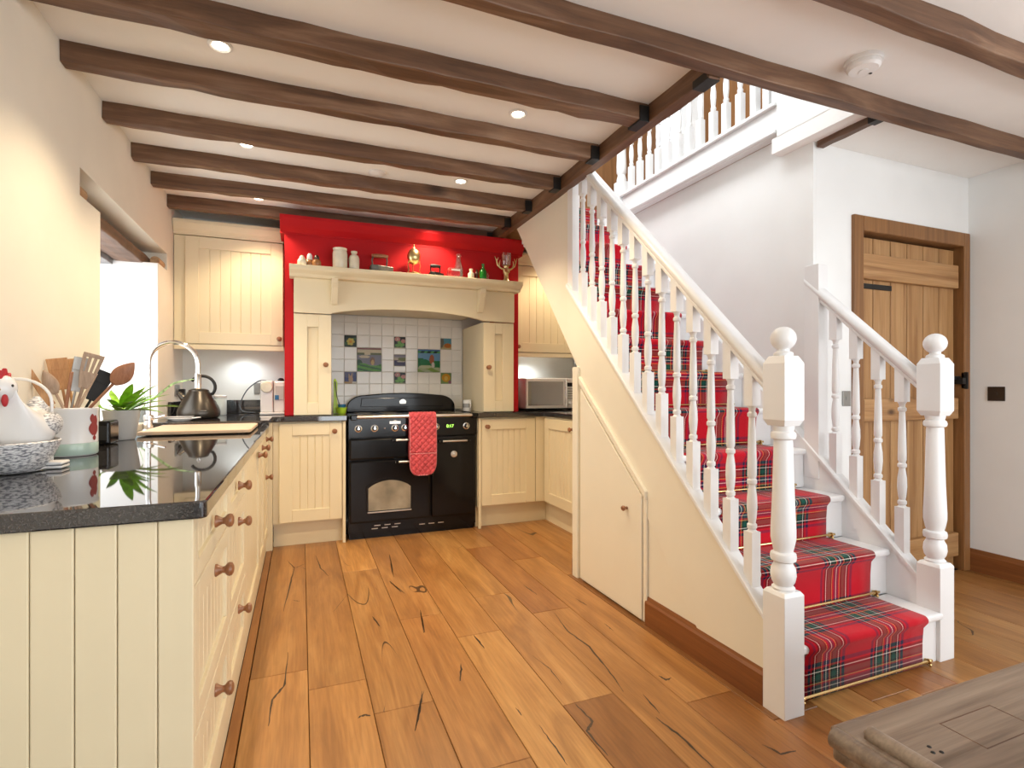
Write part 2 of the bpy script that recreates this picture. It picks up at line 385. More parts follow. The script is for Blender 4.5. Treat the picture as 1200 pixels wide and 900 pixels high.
def split(pts, wmax, name='filled_split'):
    P = [Vector((*PZ(u, v, 0), 0)) for u, v in pts]; c = []
    for i in range(len(P) - 1):
        for k in range(6): c.append(P[i].lerp(P[i + 1], k / 6) + Vector((rp.uniform(-.002, .002), rp.uniform(-.003, .003), 0)))
    c.append(P[-1]); vs = []
    for i, p in enumerate(c):
        d = (c[min(i + 1, len(c) - 1)] - c[max(i - 1, 0)]).normalized(); n = Vector((-d.y, d.x, 0)); w = wmax * (.15 + .85 * math.sin(PI * (i + .3) / (len(c)))) * rp.uniform(.6, 1.1) / 2
        vs += [(p.x - n.x * w, p.y - n.y * w, .0003), (p.x + n.x * w, p.y + n.y * w, .0003)]
    MB().add(vs, [(2 * i, 2 * i + 1, 2 * i + 3, 2 * i + 2) for i in range(len(c) - 1)]).build(name, 'resin', floor)
for pts, w_ in (([(510, 262), (545, 310), (600, 350), (650, 410), (690, 468)], .009), ([(775, 535), (840, 585), (925, 667)], .010), ([(740, 475), (785, 525)], .006), ([(170, 465), (160, 510), (148, 570)], .007), ([(268, 395), (265, 440)], .009),
                ([(162, 255), (170, 315)], .006), ([(565, 500), (610, 545), (595, 570), (650, 635)], .011), ([(470, 555), (510, 610), (545, 660)], .006), ([(80, 110), (92, 170)], .008), ([(80, 180), (120, 212)], .008), ([(430, 190), (465, 215)], .008),
                ([(300, 320), (328, 355)], .009), ([(1050, 605), (1100, 630), (1140, 622)], .010), ([(455, 375), (500, 410), (530, 450)], .004), ([(565, 225), (595, 243)], .006), ([(780, 425), (800, 437), (815, 432)], .011), ([(410, 510), (425, 530)], .006), ([(640, 290), (665, 310)], .006)):
    split([(420 + a / 2.2222, 600 + b / 2.2222) for a, b in pts], w_)
for pts, w_ in (([(365, 540), (355, 640), (315, 690), (303, 770)], .009), ([(385, 275), (370, 330), (350, 415)], .008), ([(360, 255), (385, 280), (420, 265)], .006), ([(450, 240), (465, 280), (490, 305)], .008), ([(680, 240), (690, 300)], .007), ([(680, 320), (715, 355)], .008),
                ([(625, 430), (648, 460)], .010), ([(775, 415), (788, 480)], .007), ([(780, 660), (770, 730), (758, 785)], .007), ([(580, 745), (600, 735), (620, 738)], .012), ([(380, 380), (400, 383)], .006)):
    split([(200 + a / 2.647, 560 + b / 2.647) for a, b in pts], w_)

# ceiling round the stairwell opening
OX0, OX1, OY0 = 1.56, 2.47, 1.665
struct(MB().box(XL - .1, XR + .1, YF - .1, OY0, CEIL, 2.62).box(XL - .1, OX0, OY0, YB + .1, CEIL, 2.62).box(OX1, XR + .1, OY0, HY + .2, CEIL, 2.54).build('ceiling', 'ceil'))

# left wall with its deep window recess and the lintel slot above
W0, W1, WZ0, WZ1 = 2.935, 3.985, .93, 1.935     # window opening
L0, L1, LZ1 = 2.695, 4.225, 2.05                # lintel slot
wl = MB()
wl.box(XL - .55, XL, YF - .1, L0, 0, 2.6).box(XL - .55, XL, L1, YB + .1, 0, 2.6).box(XL - .55, XL, L0, W0, 0, WZ1).box(XL - .55, XL, W1, L1, 0, WZ1)
wl.box(XL - .55, XL, W0, W1, 0, WZ0).box(XL - .55, XL, L0, L1, LZ1, 2.6)
wall_left = struct(wl.build('wall_left', 'wall_cream'))
MB().box(XL - .5, XL - .002, W1 - .004, W1 + .01, WZ0, WZ1 - .004).box(XL - .5, XL - .002, W0 - .01, W0 + .004, WZ0, WZ1 - .004).box(XL - .5, XL - .02, W0, W1, WZ0 - .01, WZ0 + .004).build('white_reveal', 'reveal', wall_left)
MB().box(XL - .55, XL - .5, L0, L1, WZ1, LZ1).build('slot_back', 'reveal', wall_left)
win = sroot('window_1')
MB().box(-1.37, -1.33, W0, W0 + .05, WZ0, WZ1).box(-1.37, -1.33, W1 - .05, W1, WZ0, WZ1).box(-1.37, -1.33, W0, W1, WZ0, WZ0 + .05).box(-1.37, -1.33, W0, W1, WZ1 - .05, WZ1).box(-1.37, -1.33, 3.435, 3.485, WZ0, WZ1).build('window_frame', 'white', win)
for a, b in ((W0 + .05, 3.435), (3.485, W1 - .05)): MB().box(-1.352, -1.348, a, b, WZ0 + .05, WZ1 - .05).build('pane', 'pane', win)
# timber lintel, slate and log ends in the slot
t = thing('window_lintel', 'weathered timber lintel beam across the top of the sink window', 'lintel', (-1.1, 3.46, WZ1))
MB().beam(-1.08, -.93, L0 + .002, L1 - .002, WZ1 - .004, WZ1 + .06, 'Y').build('beam', 'beamY', t, .006)
MB().box(-1.33, -1.09, W0, W1, WZ1 - .03, WZ1 + .02).build('slate', 'slate', t, .003)
def log(c, r, L, label):
    o = MB().lathe([(r * .9, 0), (r, .01), (r, L - .01), (r * .9, L)], (c[0], c[1], c[2]), 'Y', 14).build('log_end', 'log', None, 0, True)
    tag(o, label, 'log', 'log ends in the window slot')
log((-.89, 2.70, WZ1 + .032), .032, .12, 'round sawn log end at the near end of the window slot')
log((-.885, 4.06, WZ1 + .03), .03, .15, 'round sawn log end at the far end of the window slot')

wb = struct(MB().box(XL - .1, HX + .2, YB, YB + .15, 0, 5).build('wall_back', 'wall_blue'))
struct(MB().box(XR, XR + .15, YF - .1, -1.9, 0, 2.6).box(XR, XR + .15, .4, HY + .2, 0, 2.6).box(XR, XR + .15, -1.9, .4, 0, .7).box(XR, XR + .15, -1.9, .4, 2.0, 2.6).build('wall_right', 'wall_white'))
struct(MB().box(XL - .5, .3, YF - .15, YF, 0, 2.6).box(3.5, XR + .1, YF - .15, YF, 0, 2.6).box(.3, 3.5, YF - .15, YF, 2.2, 2.6).build('wall_front', 'wall_white'))
wn = sroot('window_2'); MB().box(XR + .04, XR + .09, -1.9, -1.84, .7, 2).box(XR + .04, XR + .09, .34, .4, .7, 2).box(XR + .04, XR + .09, -1.84, .34, .7, .76).box(XR + .04, XR + .09, -1.84, .34, 1.94, 2).box(XR + .04, XR + .09, -.78, -.72, .76, 1.94).build('window_frame', 'white', wn)
for a, b in ((-1.84, -.78), (-.72, .34)): MB().box(XR + .06, XR + .064, a, b, .76, 1.94).build('pane', 'pane', wn)
wn = sroot('window_3'); m3 = MB()
for x in (.3, 1.34, 2.4, 3.44): m3.box(x, x + .06, YF - .1, YF - .05, 0, 2.2)
m3.box(.3, 3.5, YF - .1, YF - .05, 0, .1).box(.3, 3.5, YF - .1, YF - .05, 2.12, 2.2).build('window_frame', 'white', wn)
for x in (.36, 1.40, 2.46): MB().box(x, x + .98, YF - .08, YF - .076, .1, 2.12).build('pane', 'pane', wn)

# hall wall with door opening, stair wall, bulkhead
DX0, DX1, DZ1 = 2.84, 3.885, 2.10            # outer edge of the door frame
struct(MB().box(HX + .021, DX0 + .03, HY, HY + .12, 0, 2.5).box(DX0 + .03, DX1 + .02, HY, HY + .12, DZ1 - .03, 2.5).box(DX1, XR + .1, HY + .001, HY + .12, 0, 2.5).box(DX0, XR + .1, HY + .13, HY + .16, 0, 2.5).build('wall_hall', 'wall_white'))
struct(MB().box(HX, HX + .12, HY + .12, YB + .1, 0, 2.56).box(HX, HX + .02, HY - .0, HY + .12, 0, 2.56).build('wall_stair', 'wall_white'))
struct(MB().box(2.468, HX + .1, OY0 - .0, 2.21, 2.54, 4.9).build('wall_bulkhead', 'wall_white'))
# upper floor seen through the stairwell
struct(MB().box(HX, XR, 2.21, YB, 2.56, 2.652).box(OX0, HX, 3.99, YB, 2.46, 2.652).build('floor_landing', 'pineX'))
struct(MB().box(1.46, OX0, OY0 - .1, YB, 2.62, 5).box(OX0, HX, OY0 - .1, OY0, 2.62, 5).box(HX, XR, 2.1, 2.2, 2.56, 5).box(3.75, 3.9, 2.1, YB, 2.652, 5).box(1.4, 4, 1.5, YB + .1, 4.9, 5).build('wall_upper', 'wall_white'))
dr = sroot('door_2'); MB().box(3.70, 3.75, 3.26, 3.36, 2.652, 4.7).box(3.70, 3.75, 4.08, 4.18, 2.652, 4.7).box(3.70, 3.75, 3.36, 4.08, 4.62, 4.7).build('door_frame', 'frame', dr); MB().box(3.72, 3.75, 3.36, 4.08, 2.652, 4.62).build('door_leaf', 'frame', dr)
dr = sroot('door_3'); MB().box(2.62, 2.70, YB - .04, YB, 2.652, 4.7).box(3.44, 3.52, YB - .04, YB, 2.652, 4.7).box(2.70, 3.44, YB - .04, YB, 4.62, 4.7).build('door_frame', 'frame', dr); MB().box(2.70, 3.44, YB - .03, YB, 2.652, 4.62).build('door_leaf', 'frame', dr)
bb = MB().prism([(XR - .02, 0), (XR, 0), (XR, .135), (XR - .008, .135), (XR - .014, .115), (XR - .02, .105)], 'Y', -2.6, HY).build('baseboard_right', 'skirt'); struct(bb)
bb = MB().prism([(1.555 - .022, 0), (1.558, 0), (1.558, .135), (1.547, .135), (1.541, .118), (1.533, .108)], 'Y', 1.434, 2.135).build('baseboard_stair', 'skirt'); struct(bb)
bb = MB().box(1.545, 1.56, 2.862, 2.90, 0, .09).build('baseboard_post', 'skirt', None, .003); struct(bb)

# plank door in the hall
d1 = sroot('door_1')
fr = MB().box(DX0, DX0 + .075, HY - .02, HY + .1, 0, DZ1).box(DX1 - .06, DX1, HY - .02, HY + .1, 0, DZ1).box(DX0 + .075, DX1 - .06, HY - .02, HY + .1, DZ1 - .085, DZ1)
fr.build('door_frame', 'frame', d1, .005)
dx0, dx1 = DX0 + .08, DX1 - .065
pw = (dx1 - dx0) / 6
for i in range(6):
    MB().box(dx0 + i * pw + .003, dx0 + (i + 1) * pw - .003, HY + .035, HY + .065, .015, DZ1 - .10).build('door_plank', 'pine', d1, .004)
for z0, z1 in ((1.755, 1.90), (.945, 1.075), (.09, .235)):
    MB().box(dx0 + .012, dx1 - .01, HY + .002, HY + .034, z0, z1).build('ledge', 'pineX', d1, .006)
MB().box(dx0 + .0, dx0 + .30, HY + .027, HY + .0345, 1.705, 1.735).cyl(.014, (dx0 + .005, HY + .02, 1.69), 0, .06, 'Z', 10).build('strap_hinge', 'iron', d1, .002)
MB().box(dx1 - .03, dx1 + .02, HY - .03, HY + .034, 1.16, 1.20).box(dx1 - .09, dx1 + .03, HY + .0, HY + .034, 1.19, 1.21).box(dx1 + .005, dx1 + .02, HY - .035, HY - .0, 1.13, 1.235).build('latch', 'iron', d1, .003)
MB().box(dx0 - .002, dx0 + .03, HY + .0, HY + .034, .95, 1.07).build('hinge_block', 'frame', d1, .003)

# ------------------------------------------------------------------ ceiling beams
def beam(Y0, Y1, x0, x1, label, hanger=True, slope=0, z0=2.375, j=.005, nm='ceiling_beam', grp=None):
    t = thing(nm, label, 'beam', ((x0 + x1) / 2, (Y0 + Y1) / 2, z0), grp)
    MB().beam(x0, x1, Y0, Y1, z0, CEIL + .004, 'X', 22, j).build('timber', 'beam', t, .005)
    if hanger: MB().box(x1 - .05, x1 + .0, Y0 - .006, Y1 + .006, z0 - .008, z0 + .066).build('joist_hanger', 'iron', t, .002)
    return t
XE = 1.497
beam(2.055, 2.145, XL + .0, XE, 'dark brown joist beside the big crossing beam, ceiling lights past it')
beam(2.495, 2.555, XL + .0, XE, 'dark brown kitchen joist, fifth counted from the red mantel')
beam(2.955, 3.015, XL + .0, XE, 'dark brown kitchen joist, fourth counted from the red mantel')
beam(3.395, 3.455, XL + .0, XE, 'dark brown kitchen joist, third counted from the red mantel')
beam(3.80, 3.86, XL + .0, XE, 'dark brown kitchen joist, second counted from the red mantel')
beam(4.215, 4.275, XL + .0, XE, 'dark brown kitchen joist directly above the red mantel cornice')
beam(1.605, 1.662, XL, XR, 'long dark beam crossing the room beside the smoke alarm and the stairwell', False)
beam(1.16, 1.222, XL, XR, 'dark weathered beam on the far side of the smoke alarm from the stairwell', False)
t = thing('trimmer_beam', 'dark timber trimmer along the stairwell edge carrying the kitchen joists', 'beam', (1.53, 3, 2.37))
MB().beam(1.50, 1.556, 1.664, YB, 2.37, CEIL + .004, 'Y', 24, .003).build('timber', 'beamY', t, .004)
MB().box(1.498, 1.558, 1.668, 1.76, 2.366, 2.40).build('angle_bracket', 'iron', t, .002)
t = thing('trimmer_beam', 'short dark timber beside the stairwell over the hall', 'beam', (2.58, 1.85, 2.42))
MB().beam(2.56, 2.605, 1.666, 2.035, 2.424, CEIL + .004, 'Y', 6, .002).build('timber', 'beamY', t, .004)
MB().box(2.557, 2.608, 1.668, 1.76, 2.42, 2.45).build('angle_bracket', 'iron', t, .002)

# downlights
def downlight(x, y, label, power=8):
    t = thing('downlight', label, 'light', (x, y, CEIL), 'recessed kitchen downlights')
    MB().lathe([(.044, .004), (.044, -.005), (.036, -.008), (.028, -.004), (.028, .0)], (x, y, CEIL), 'Z', 28).build('bezel', 'white', t, 0, True)
    MB().lathe([(.001, -.0045), (.018, -.0045), (.028, -.0035)], (x, y, CEIL), 'Z', 24).build('lens', 'lamp', t, 0, True)
    l = bpy.data.lights.new('downlight_lamp', 'SPOT'); l.energy = power * 5; l.spot_size = R(115); l.spot_blend = .6; l.color = (1, .80, .54); l.shadow_soft_size = .03
    o = bpy.data.objects.new('downlight_lamp', l); COL.objects.link(o); o.parent = t; o.location = (0, 0, -.02)
for u, v, lb in ((258, 53, 'lit round ceiling downlight between first two joists, over the near worktop'), (607, 133, 'lit round ceiling downlight between first two joists, toward the stair trimmer'),
                 (289, 169, 'lit round ceiling downlight in the middle bay, over the sink worktop'), (540, 212, 'lit round ceiling downlight in the middle bay, toward the stair trimmer'),
                 (303, 232, 'lit round ceiling downlight in the bay before the red mantel, on the window side')):
    x, y = PZ(u, v, CEIL); downlight(x, y, lb, 8 if v < 230 else 5)
downlight(.94, 3.965, 'lit round ceiling downlight in the bay before the red mantel, on the stair side', 5)
downlight(2.08, 4.08, 'added unseen downlight brightening the alcove above the microwave', 5)  # extra lamp and fitting, out of view, added to brighten the alcove wall cabinet
x, y = PZ(442, 202, CEIL)
o = MB().lathe([(.05, 0), (.05, -.008), (.04, -.016), (.015, -.02), (.001, -.02)], (x, y, CEIL), 'Z', 24).build('ceiling_sensor', 'white_plastic', None, 0, True); tag(o, 'small white round ceiling sensor between kitchen joists, unlit', 'sensor')
x, y = PZ(1012, 71, CEIL)
t = thing('smoke_alarm', 'round white smoke alarm on the ceiling between two dark beams', 'smoke alarm', (x, y, CEIL))
MB().lathe([(.068, 0), (.068, -.014), (.066, -.016), (.060, -.016)], (x, y, CEIL), 'Z', 36).build('base', 'white_plastic', t, 0, True)
MB().lathe([(.060, -.014), (.060, -.030), (.052, -.040), (.03, -.043), (.001, -.043)], (x, y, CEIL), 'Z', 36).build('cover', 'white_plastic', t, 0, True)
MB().cyl(.018, (x, y, CEIL - .0435), 0, -.002, 'Z', 18).build('test_button', 'white_plastic', t, 0, True)
MB().box(x + .034, x + .046, y - .004, y + .004, CEIL - .044, CEIL - .040).build('vent_slot', 'blackmatt', t)

# ------------------------------------------------------------------ staircase
RISE, GO, Y0S = .204, .214, 1.405
SX0, SX1 = 1.582, 2.478
SL = RISE / GO
def zs(y): return .350 + SL * (y - 1.467)          # top of the left string
def zr(y): return .348 + SL * (y - 1.51)           # top of the right string
st = thing('staircase', 'white painted staircase with turned balusters rising beside the kitchen', 'staircase', (2.03, 1.4, 0))
for k in range(13):
    y = Y0S + GO * k
    MB().box(SX0, SX1, y, y + .018, RISE * k, RISE * (k + 1) - .03).build('riser', 'white', st)
    if k < 12: MB().box(SX0, SX1, y - .022, y + GO, RISE * (k + 1) - .03, RISE * (k + 1)).build('tread', 'white', st, .012, seg=3)
SLY = 2.955
MB().prism([(1.432, .03), (1.432, zs(1.432)), (SLY, zs(SLY)), (SLY, zs(SLY) - .34), (1.70, .03)], 'X', 1.545, SX0).build('string', 'creampale', st, .003)
MB().prism([(1.482, .0), (1.482, zr(1.482)), (2.04, zr(2.04)), (3.74, zr(3.74)), (3.74, zr(3.74) - .3), (1.80, 0)], 'X', SX1, HX - .002).build('string', 'white', st, .003)
def shear(f):
    return lambda x, y, z: (x, y, z + f(y))
def raised(prof, f, y0, y1, xc, name, mat='white', bevel=.0, smooth=True):
    return MB(shear(f)).prism([(xc + a, b) for a, b in prof], 'Y', y0, y1).build(name, mat, st, bevel, smooth, ang=50)
cap = [(-.034, -.004), (.034, -.004), (.034, .012), (.026, .02), (-.026, .02), (-.034, .012)]
raised(cap, zs, 1.432, SLY, 1.566, 'base_rail', 'white'); raised(cap, zr, 1.482, 2.045, 2.50, 'base_rail')
rail = [(-.024, 0), (.024, 0), (.026, .012), (.024, .018), (.034, .030), (.036, .048), (.030, .064), (.016, .073), (0, .076), (-.016, .073), (-.030, .064), (-.036, .048), (-.034, .030), (-.024, .018), (-.026, .012)]
RH = .805
raised(rail, lambda y: zs(y) + RH, 1.425, SLY, 1.574, 'handrail', 'white'); raised(rail, lambda y: zr(y) + RH, 1.475, 2.04, 2.505, 'handrail')
bp = [(.016, .195), (.0195, .20), (.0125, .208), (.0175, .214), (.0175, .226), (.0125, .232), (.0155, .25), (.0185, .29), (.0175, .33), (.0125, .368), (.0125, .374), (.0175, .380), (.0175, .392), (.0125, .398),
      (.0165, .41), (.0165, .44), (.0145, .54), (.0115, .625), (.0165, .631), (.0165, .642), (.0115, .648), (.0125, .66), (.0195, .672), (.016, .675)]
b0 = MB().box(-.0205, .0205, -.0205, .0205, -.02, .20).box(-.0205, .0205, -.0205, .0205, .67, .85)
b0.lathe(bp, (0, 0, 0), 'Z', 18)
bal = mesh_of(b0, 'white')
for k in range(13):
    y = 1.517 + .107 * k; inst(bal, 'baluster', st, (1.57, y, zs(y) + .004))
for k in range(4):
    y = 1.566 + .1065 * k; inst(bal, 'baluster', st, (2.503, y, zr(y) + .004))
MB().box(1.55, 1.60, SLY - .055, SLY + .01, zs(SLY) - .06, 2.44).build('half_post', 'white', st, .004)
MB().box(2.472, HX - .004, 1.955, 2.041, zr(1.95) - .1, 1.78).build('half_post', 'white', st, .004)
def newel(xc, yc, H1, name='newel_post', up0=.43, zbase=0):
    h = .0465
    o = MB().box(xc - h, xc + h, yc - h, yc + h, zbase, zbase + up0 - .012).add(
        [(xc + a * h, yc + b * h, zbase + up0 - .012) for a, b in ((-1, -1), (1, -1), (1, 1), (-1, 1))] + [(xc + a * .038, yc + b * .038, zbase + up0) for a, b in ((-1, -1), (1, -1), (1, 1), (-1, 1))],
        [(0, 1, 5, 4), (1, 2, 6, 5), (2, 3, 7, 6), (3, 0, 4, 7), (4, 5, 6, 7)]).build(name, 'white', st, .002)
    z = zbase
    p = [(.036, up0 - .002), (.038, up0 + .008), (.030, up0 + .016), (.038, up0 + .03), (.042, up0 + .05), (.040, up0 + .075), (.031, up0 + .092), (.031, up0 + .098), (.041, up0 + .104), (.043, up0 + .116), (.041, up0 + .128),
         (.031, up0 + .134), (.034, up0 + .145), (.041, up0 + .18), (.041, up0 + .21), (.036, up0 + .33), (.031, H1 - .06), (.030, H1 - .05), (.040, H1 - .044), (.042, H1 - .034), (.040, H1 - .024), (.033, H1 - .018), (.036, H1 - .004), (.036, H1 + .004)]
    MB().lathe([(r, z + q) for r, q in p], (xc, yc, 0), 'Z', 28).build('turned_shaft', 'white', o, 0, True)
    T = H1 + .245
    c4 = ((-1, -1), (1, -1), (1, 1), (-1, 1))
    mb = MB()
    lv = [(.036, H1), (h, H1 + .022), (h, T - .026), (.034, T)]
    vs = [(xc + a * r, yc + b * r, z + q) for r, q in lv for a, b in c4]
    fs = [(0, 1, 2, 3), (12, 13, 14, 15)] + [(4 * j + i, 4 * j + (i + 1) % 4, 4 * j + 4 + (i + 1) % 4, 4 * j + 4 + i) for j in range(3) for i in range(4)]
    mb.add(vs, fs).build('top_block', 'white', o, .002)
    q = [(.030, T - .004), (.033, T + .004), (.031, T + .012), (.020, T + .018), (.020, T + .022)] + [(.0425 * math.cos(a), T + .062 + .0425 * math.sin(a)) for a in [R(-62 + 15 * i) for i in range(11)]]
    MB().lathe([(max(.001, r), z + s) for r, s in q], (xc, yc, 0), 'Z', 28).build('ball_finial', 'white', o, 0, True)
newel(1.579, 1.386, 1.005)
newel(2.508, 1.436, 1.02, up0=.40)

# panelling, cupboard and soffit below the stairs
us = struct(MB().prism([(1.434, 0), (1.434, .22), (2.84, 1.52), (2.84, 0)], 'X', 1.5505, 1.58).build('wall_understair', 'creampale'))
struct(MB().prism([(2.84, 1.262), (3.885, CEIL), (SLY, CEIL), (SLY, zs(SLY) - .02), (2.84, 1.56)], 'X', 1.554, 1.60).build('wall_stair_left', 'creampale'))
struct(MB().prism([(2.84, 1.264), (3.88, CEIL), (3.90, CEIL), (2.86, 1.25)], 'X', 1.60, HX).build('ceiling_soffit', 'creampale'))
struct(MB().box(1.60, HX, 2.845, 2.865, 0, 1.25).box(1.530, 1.60, 2.80, 2.862, 0, 1.262).build('wall_cupboard_end', 'creampale', None, .002))
t = thing('understair_cupboard_door', 'cream sloping-topped cupboard door under the stairs', 'cupboard door', (1.55, 2.45, 0))
dp = [(2.163, .012), (2.77, .012), (2.77, 1.13), (2.163, .612)]
MB().prism(dp, 'X', 1.534, 1.550).build('leaf', 'creampale', t, .003)
MB().prism([(2.128, .008), (2.156, .008), (2.156, .622), (2.128, .60)], 'X', 1.539, 1.550).build('jamb', 'creampale', t, .002)
MB().prism([(2.128, .605), (2.156, .628), (2.785, 1.168), (2.785, 1.205), (2.128, .640)], 'X', 1.529, 1.550).build('head_strip', 'creampale', t, .002)
MB().lathe([(.009, 0), (.006, .01), (.012, .018), (.014, .026), (.010, .032), (.001, .034)], (1.536, 2.285, .53), '-X', 16).build('knob', 'knob', t, 0, True)

# tartan runner and brass rods
RX0, RX1 = 1.70, 2.36
path = []
for k in range(13):
    y = Y0S + GO * k; z1 = RISE * (k + 1)
    path.append((y - .007, RISE * k + (.002 if k == 0 else .008)))
    path += [(y - .008, lerp(RISE * k, z1, .5)), (y - .012, z1 - .045)]
    yc, zc, r = y - .012, z1 - .012, .019
    path += [(yc - r * math.sin(a), zc + r * math.cos(a)) for a in [R(115 - 23 * i) for i in range(6)]]
    path += [(y + GO * .55, z1 + .007), (y + GO - .02, z1 + .007)]
acc = [0]
for a, b in zip(path, path[1:]): acc.append(acc[-1] + math.hypot(b[0] - a[0], b[1] - a[1]))
nx = 8; vs = []; fs = []; uvs = []
for (y, z), v in zip(path, acc):
    for i in range(nx + 1): vs.append((lerp(RX0, RX1, i / nx), y, z)); uvs.append((RX1 * 0 + (RX1 - RX0) * i / nx, v))
for j in range(len(path) - 1):
    for i in range(nx): fs.append((j * (nx + 1) + i, j * (nx + 1) + i + 1, (j + 1) * (nx + 1) + i + 1, (j + 1) * (nx + 1) + i))
me = bpy.data.meshes.new('stair_runner'); me.from_pydata(vs, [], fs); ul = me.uv_layers.new(name='UVMap')
for l in me.loops: ul.data[l.index].uv = uvs[l.vertex_index]
me.materials.append(MT['tartan']); me.polygons.foreach_set('use_smooth', [True] * len(me.polygons))
o = bpy.data.objects.new('stair_runner', me); COL.objects.link(o); md = o.modifiers.new('thick', 'SOLIDIFY'); md.thickness = .007; md.offset = -1
tag(o, 'red tartan carpet runner down the middle of the white stairs', 'carpet')
ords = ['at the foot of the bottom riser'] + ['at the back of the %s tread up' % w for w in ('first', 'second', 'third', 'fourth', 'fifth', 'sixth', 'seventh', 'eighth', 'ninth', 'tenth', 'eleventh', 'twelfth')]
for k in range(13):
    y = Y0S + GO * k - .016; z = RISE * k + .02
    t = thing('stair_rod', 'brass rod holding the tartan runner ' + ords[k], 'stair rod', (2.03, y, z), 'brass stair rods')
    MB().cyl(.0055, (0, y, z), RX0 - .045, RX1 + .045, 'X', 10).build('rod', 'brass', t, 0, True)
    for x in (RX0 - .025, RX1 + .025):
        MB().lathe([(.010, -.004), (.011, 0), (.010, .004)], (x, y, z), 'X', 12).box(x - .004, x + .004, y - .004, y + .014, z - .016, z + .006).ball((x, y - .006, z - .013), .007, n=10, m=6).build('bracket', 'brass', t, 0, True)

# balustrade of the landing above
lb = thing('landing_balustrade', 'white gallery balustrade on the upper landing beside the stairwell', 'balustrade', (2.49, 3, 2.55))
MB().box(2.475, 2.543, 2.215, 3.757, 2.56, 2.715).build('landing_string', 'white', lb, .003)
for a, b, c, d in ((2.458, 2.543, 2.563, 2.585), (2.452, 2.55, 2.715, 2.738)): MB().box(a, b, 2.215, 3.757, c, d).build('moulding', 'white', lb, .006)
for u in (740, 750, 761, 771.5, 783, 795.5, 808, 821, 836, 851, 867.5, 885, 900):
    y, _ = PX(u, 160, 2.50); inst(bal, 'baluster', lb, (2.50, y, 2.738))
inst(bal, 'baluster', lb, (2.50, 2.235, 2.738))
MB().box(2.46, 2.54, 2.215, 3.75, 3.56, 3.62).build('handrail', 'white', lb, .015, seg=3)
MB().box(2.455, 2.545, 3.76, 3.85, 2.53, 2.86).box(2.455, 2.545, 3.76, 3.85, 3.35, 3.68).lathe([(.034, 2.855), (.042, 2.88), (.031, 2.92), (.041, 2.94), (.041, 3.0), (.030, 3.30), (.040, 3.33), (.034, 3.36)], (2.5, 3.805, 0), 'Z', 20).build('newel_post', 'white', lb, 0, True)

# ------------------------------------------------------------------ cabinets
def LX(f): return lambda s, t, n: (f + n, s, t)
def BY(f): return lambda s, t, n: (s, f - n, t)
def RXf(f): return lambda s, t, n: (f - n, s, t)
KP = [(.0165, 0), (.0165, .004), (.0125, .010), (.0085, .018), (.0095, .023), (.0165, .029), (.0185, .035), (.0165, .041), (.009, .045), (.001, .046)]
KN = {ax: mesh_of(MB().lathe(KP, (0, 0, 0), ax, 16), 'knob') for ax in ('X', '-X', '-Y')}
def front(root, fn, s0, s1, t0, t1, kn=None, ax='X', name='door', rl=.062, pitch=.062, mat='cream', th=.02):
    m = MB(fn)
    m.box(s0, s0 + rl, t0, t1, 0, th).box(s1 - rl, s1, t0, t1, 0, th).box(s0 + rl, s1 - rl, t0, t0 + rl, 0, th).box(s0 + rl, s1 - rl, t1 - rl, t1, 0, th)
    d = m.build(name, mat, root, .0025)
    a, b = s0 + rl, s1 - rl; nb = max(1, round((b - a) / pitch)); pp = [(a, 0), (a, .010)]
    for i in range(1, nb):
        c = lerp(a, b, i / nb); pp += [(c - .004, .010), (c, .005), (c + .004, .010)]
    pp += [(b, .010), (b, 0)]
    MB(fn).prism(pp, 'Y', t0 + rl, t1 - rl).build('panel', mat, d)
    for k in (kn or []): inst(KN[ax], 'knob', d, fn(k[0], k[1], th))
    return d
XF = -.235
def left_unit(y0, y1, label, fronts):
    t = thing('base_cabinet', label, 'cabinet', ((XF - .3), (y0 + y1) / 2, 0))
    top = .860 if y0 < 3.6 else .893
    MB().box(XL + .004, XF, y0 + .001, y1 - .001, .10, top).build('body', 'cream', t)
    MB().box(XF - .1, -.227, y0, y1, 0, .115).build('plinth', 'cream', t)
    for a, b, z0, z1, kn, nm in fronts: front(t, LX(XF), a, b, z0, z1, [kn], 'X', nm, rl=.045 if z1 - z0 < .2 else .055)
def drawers(y0, y1, kz=(.78, .648, .326)):
    c = (y0 + y1) / 2
    return [(y0 + .002, y1 - .002, .708, .855, (c, kz[0]), 'drawer'), (y0 + .002, y1 - .002, .376, .702, (c, kz[1]), 'drawer'), (y0 + .002, y1 - .002, .122, .370, (c, kz[2]), 'drawer')]
left_unit(1.325, 1.915, 'cream three-drawer base cabinet beside the boarded end panel', drawers(1.325, 1.915))
left_unit(1.917, 2.445, 'cream three-drawer base cabinet, second from the boarded end panel', drawers(1.917, 2.445))
left_unit(2.447, 3.245, 'wide cream base cabinet with one tall beaded door below the chopping board', [(2.449, 3.243, .122, .855, (3.165, .775), 'door')])
left_unit(3.247, 3.62, 'narrow cream base cabinet with one tall beaded door, next to the raised worktop', [(3.249, 3.618, .122, .855, (3.44, .785), 'door')])
left_unit(3.622, 4.055, 'cream base cabinet with drawer over door in the corner below the kettle', [(3.624, 4.053, .70, .888, (3.83, .80), 'drawer'), (3.624, 4.053, .122, .694, (3.80, .555), 'door')])
MB().box(-.236, -.187, 4.056, 4.11, 0, .893).build('corner_post', 'cream', [o for o in bpy.data.objects if o.name.startswith('base_cabinet')][-1], .002)
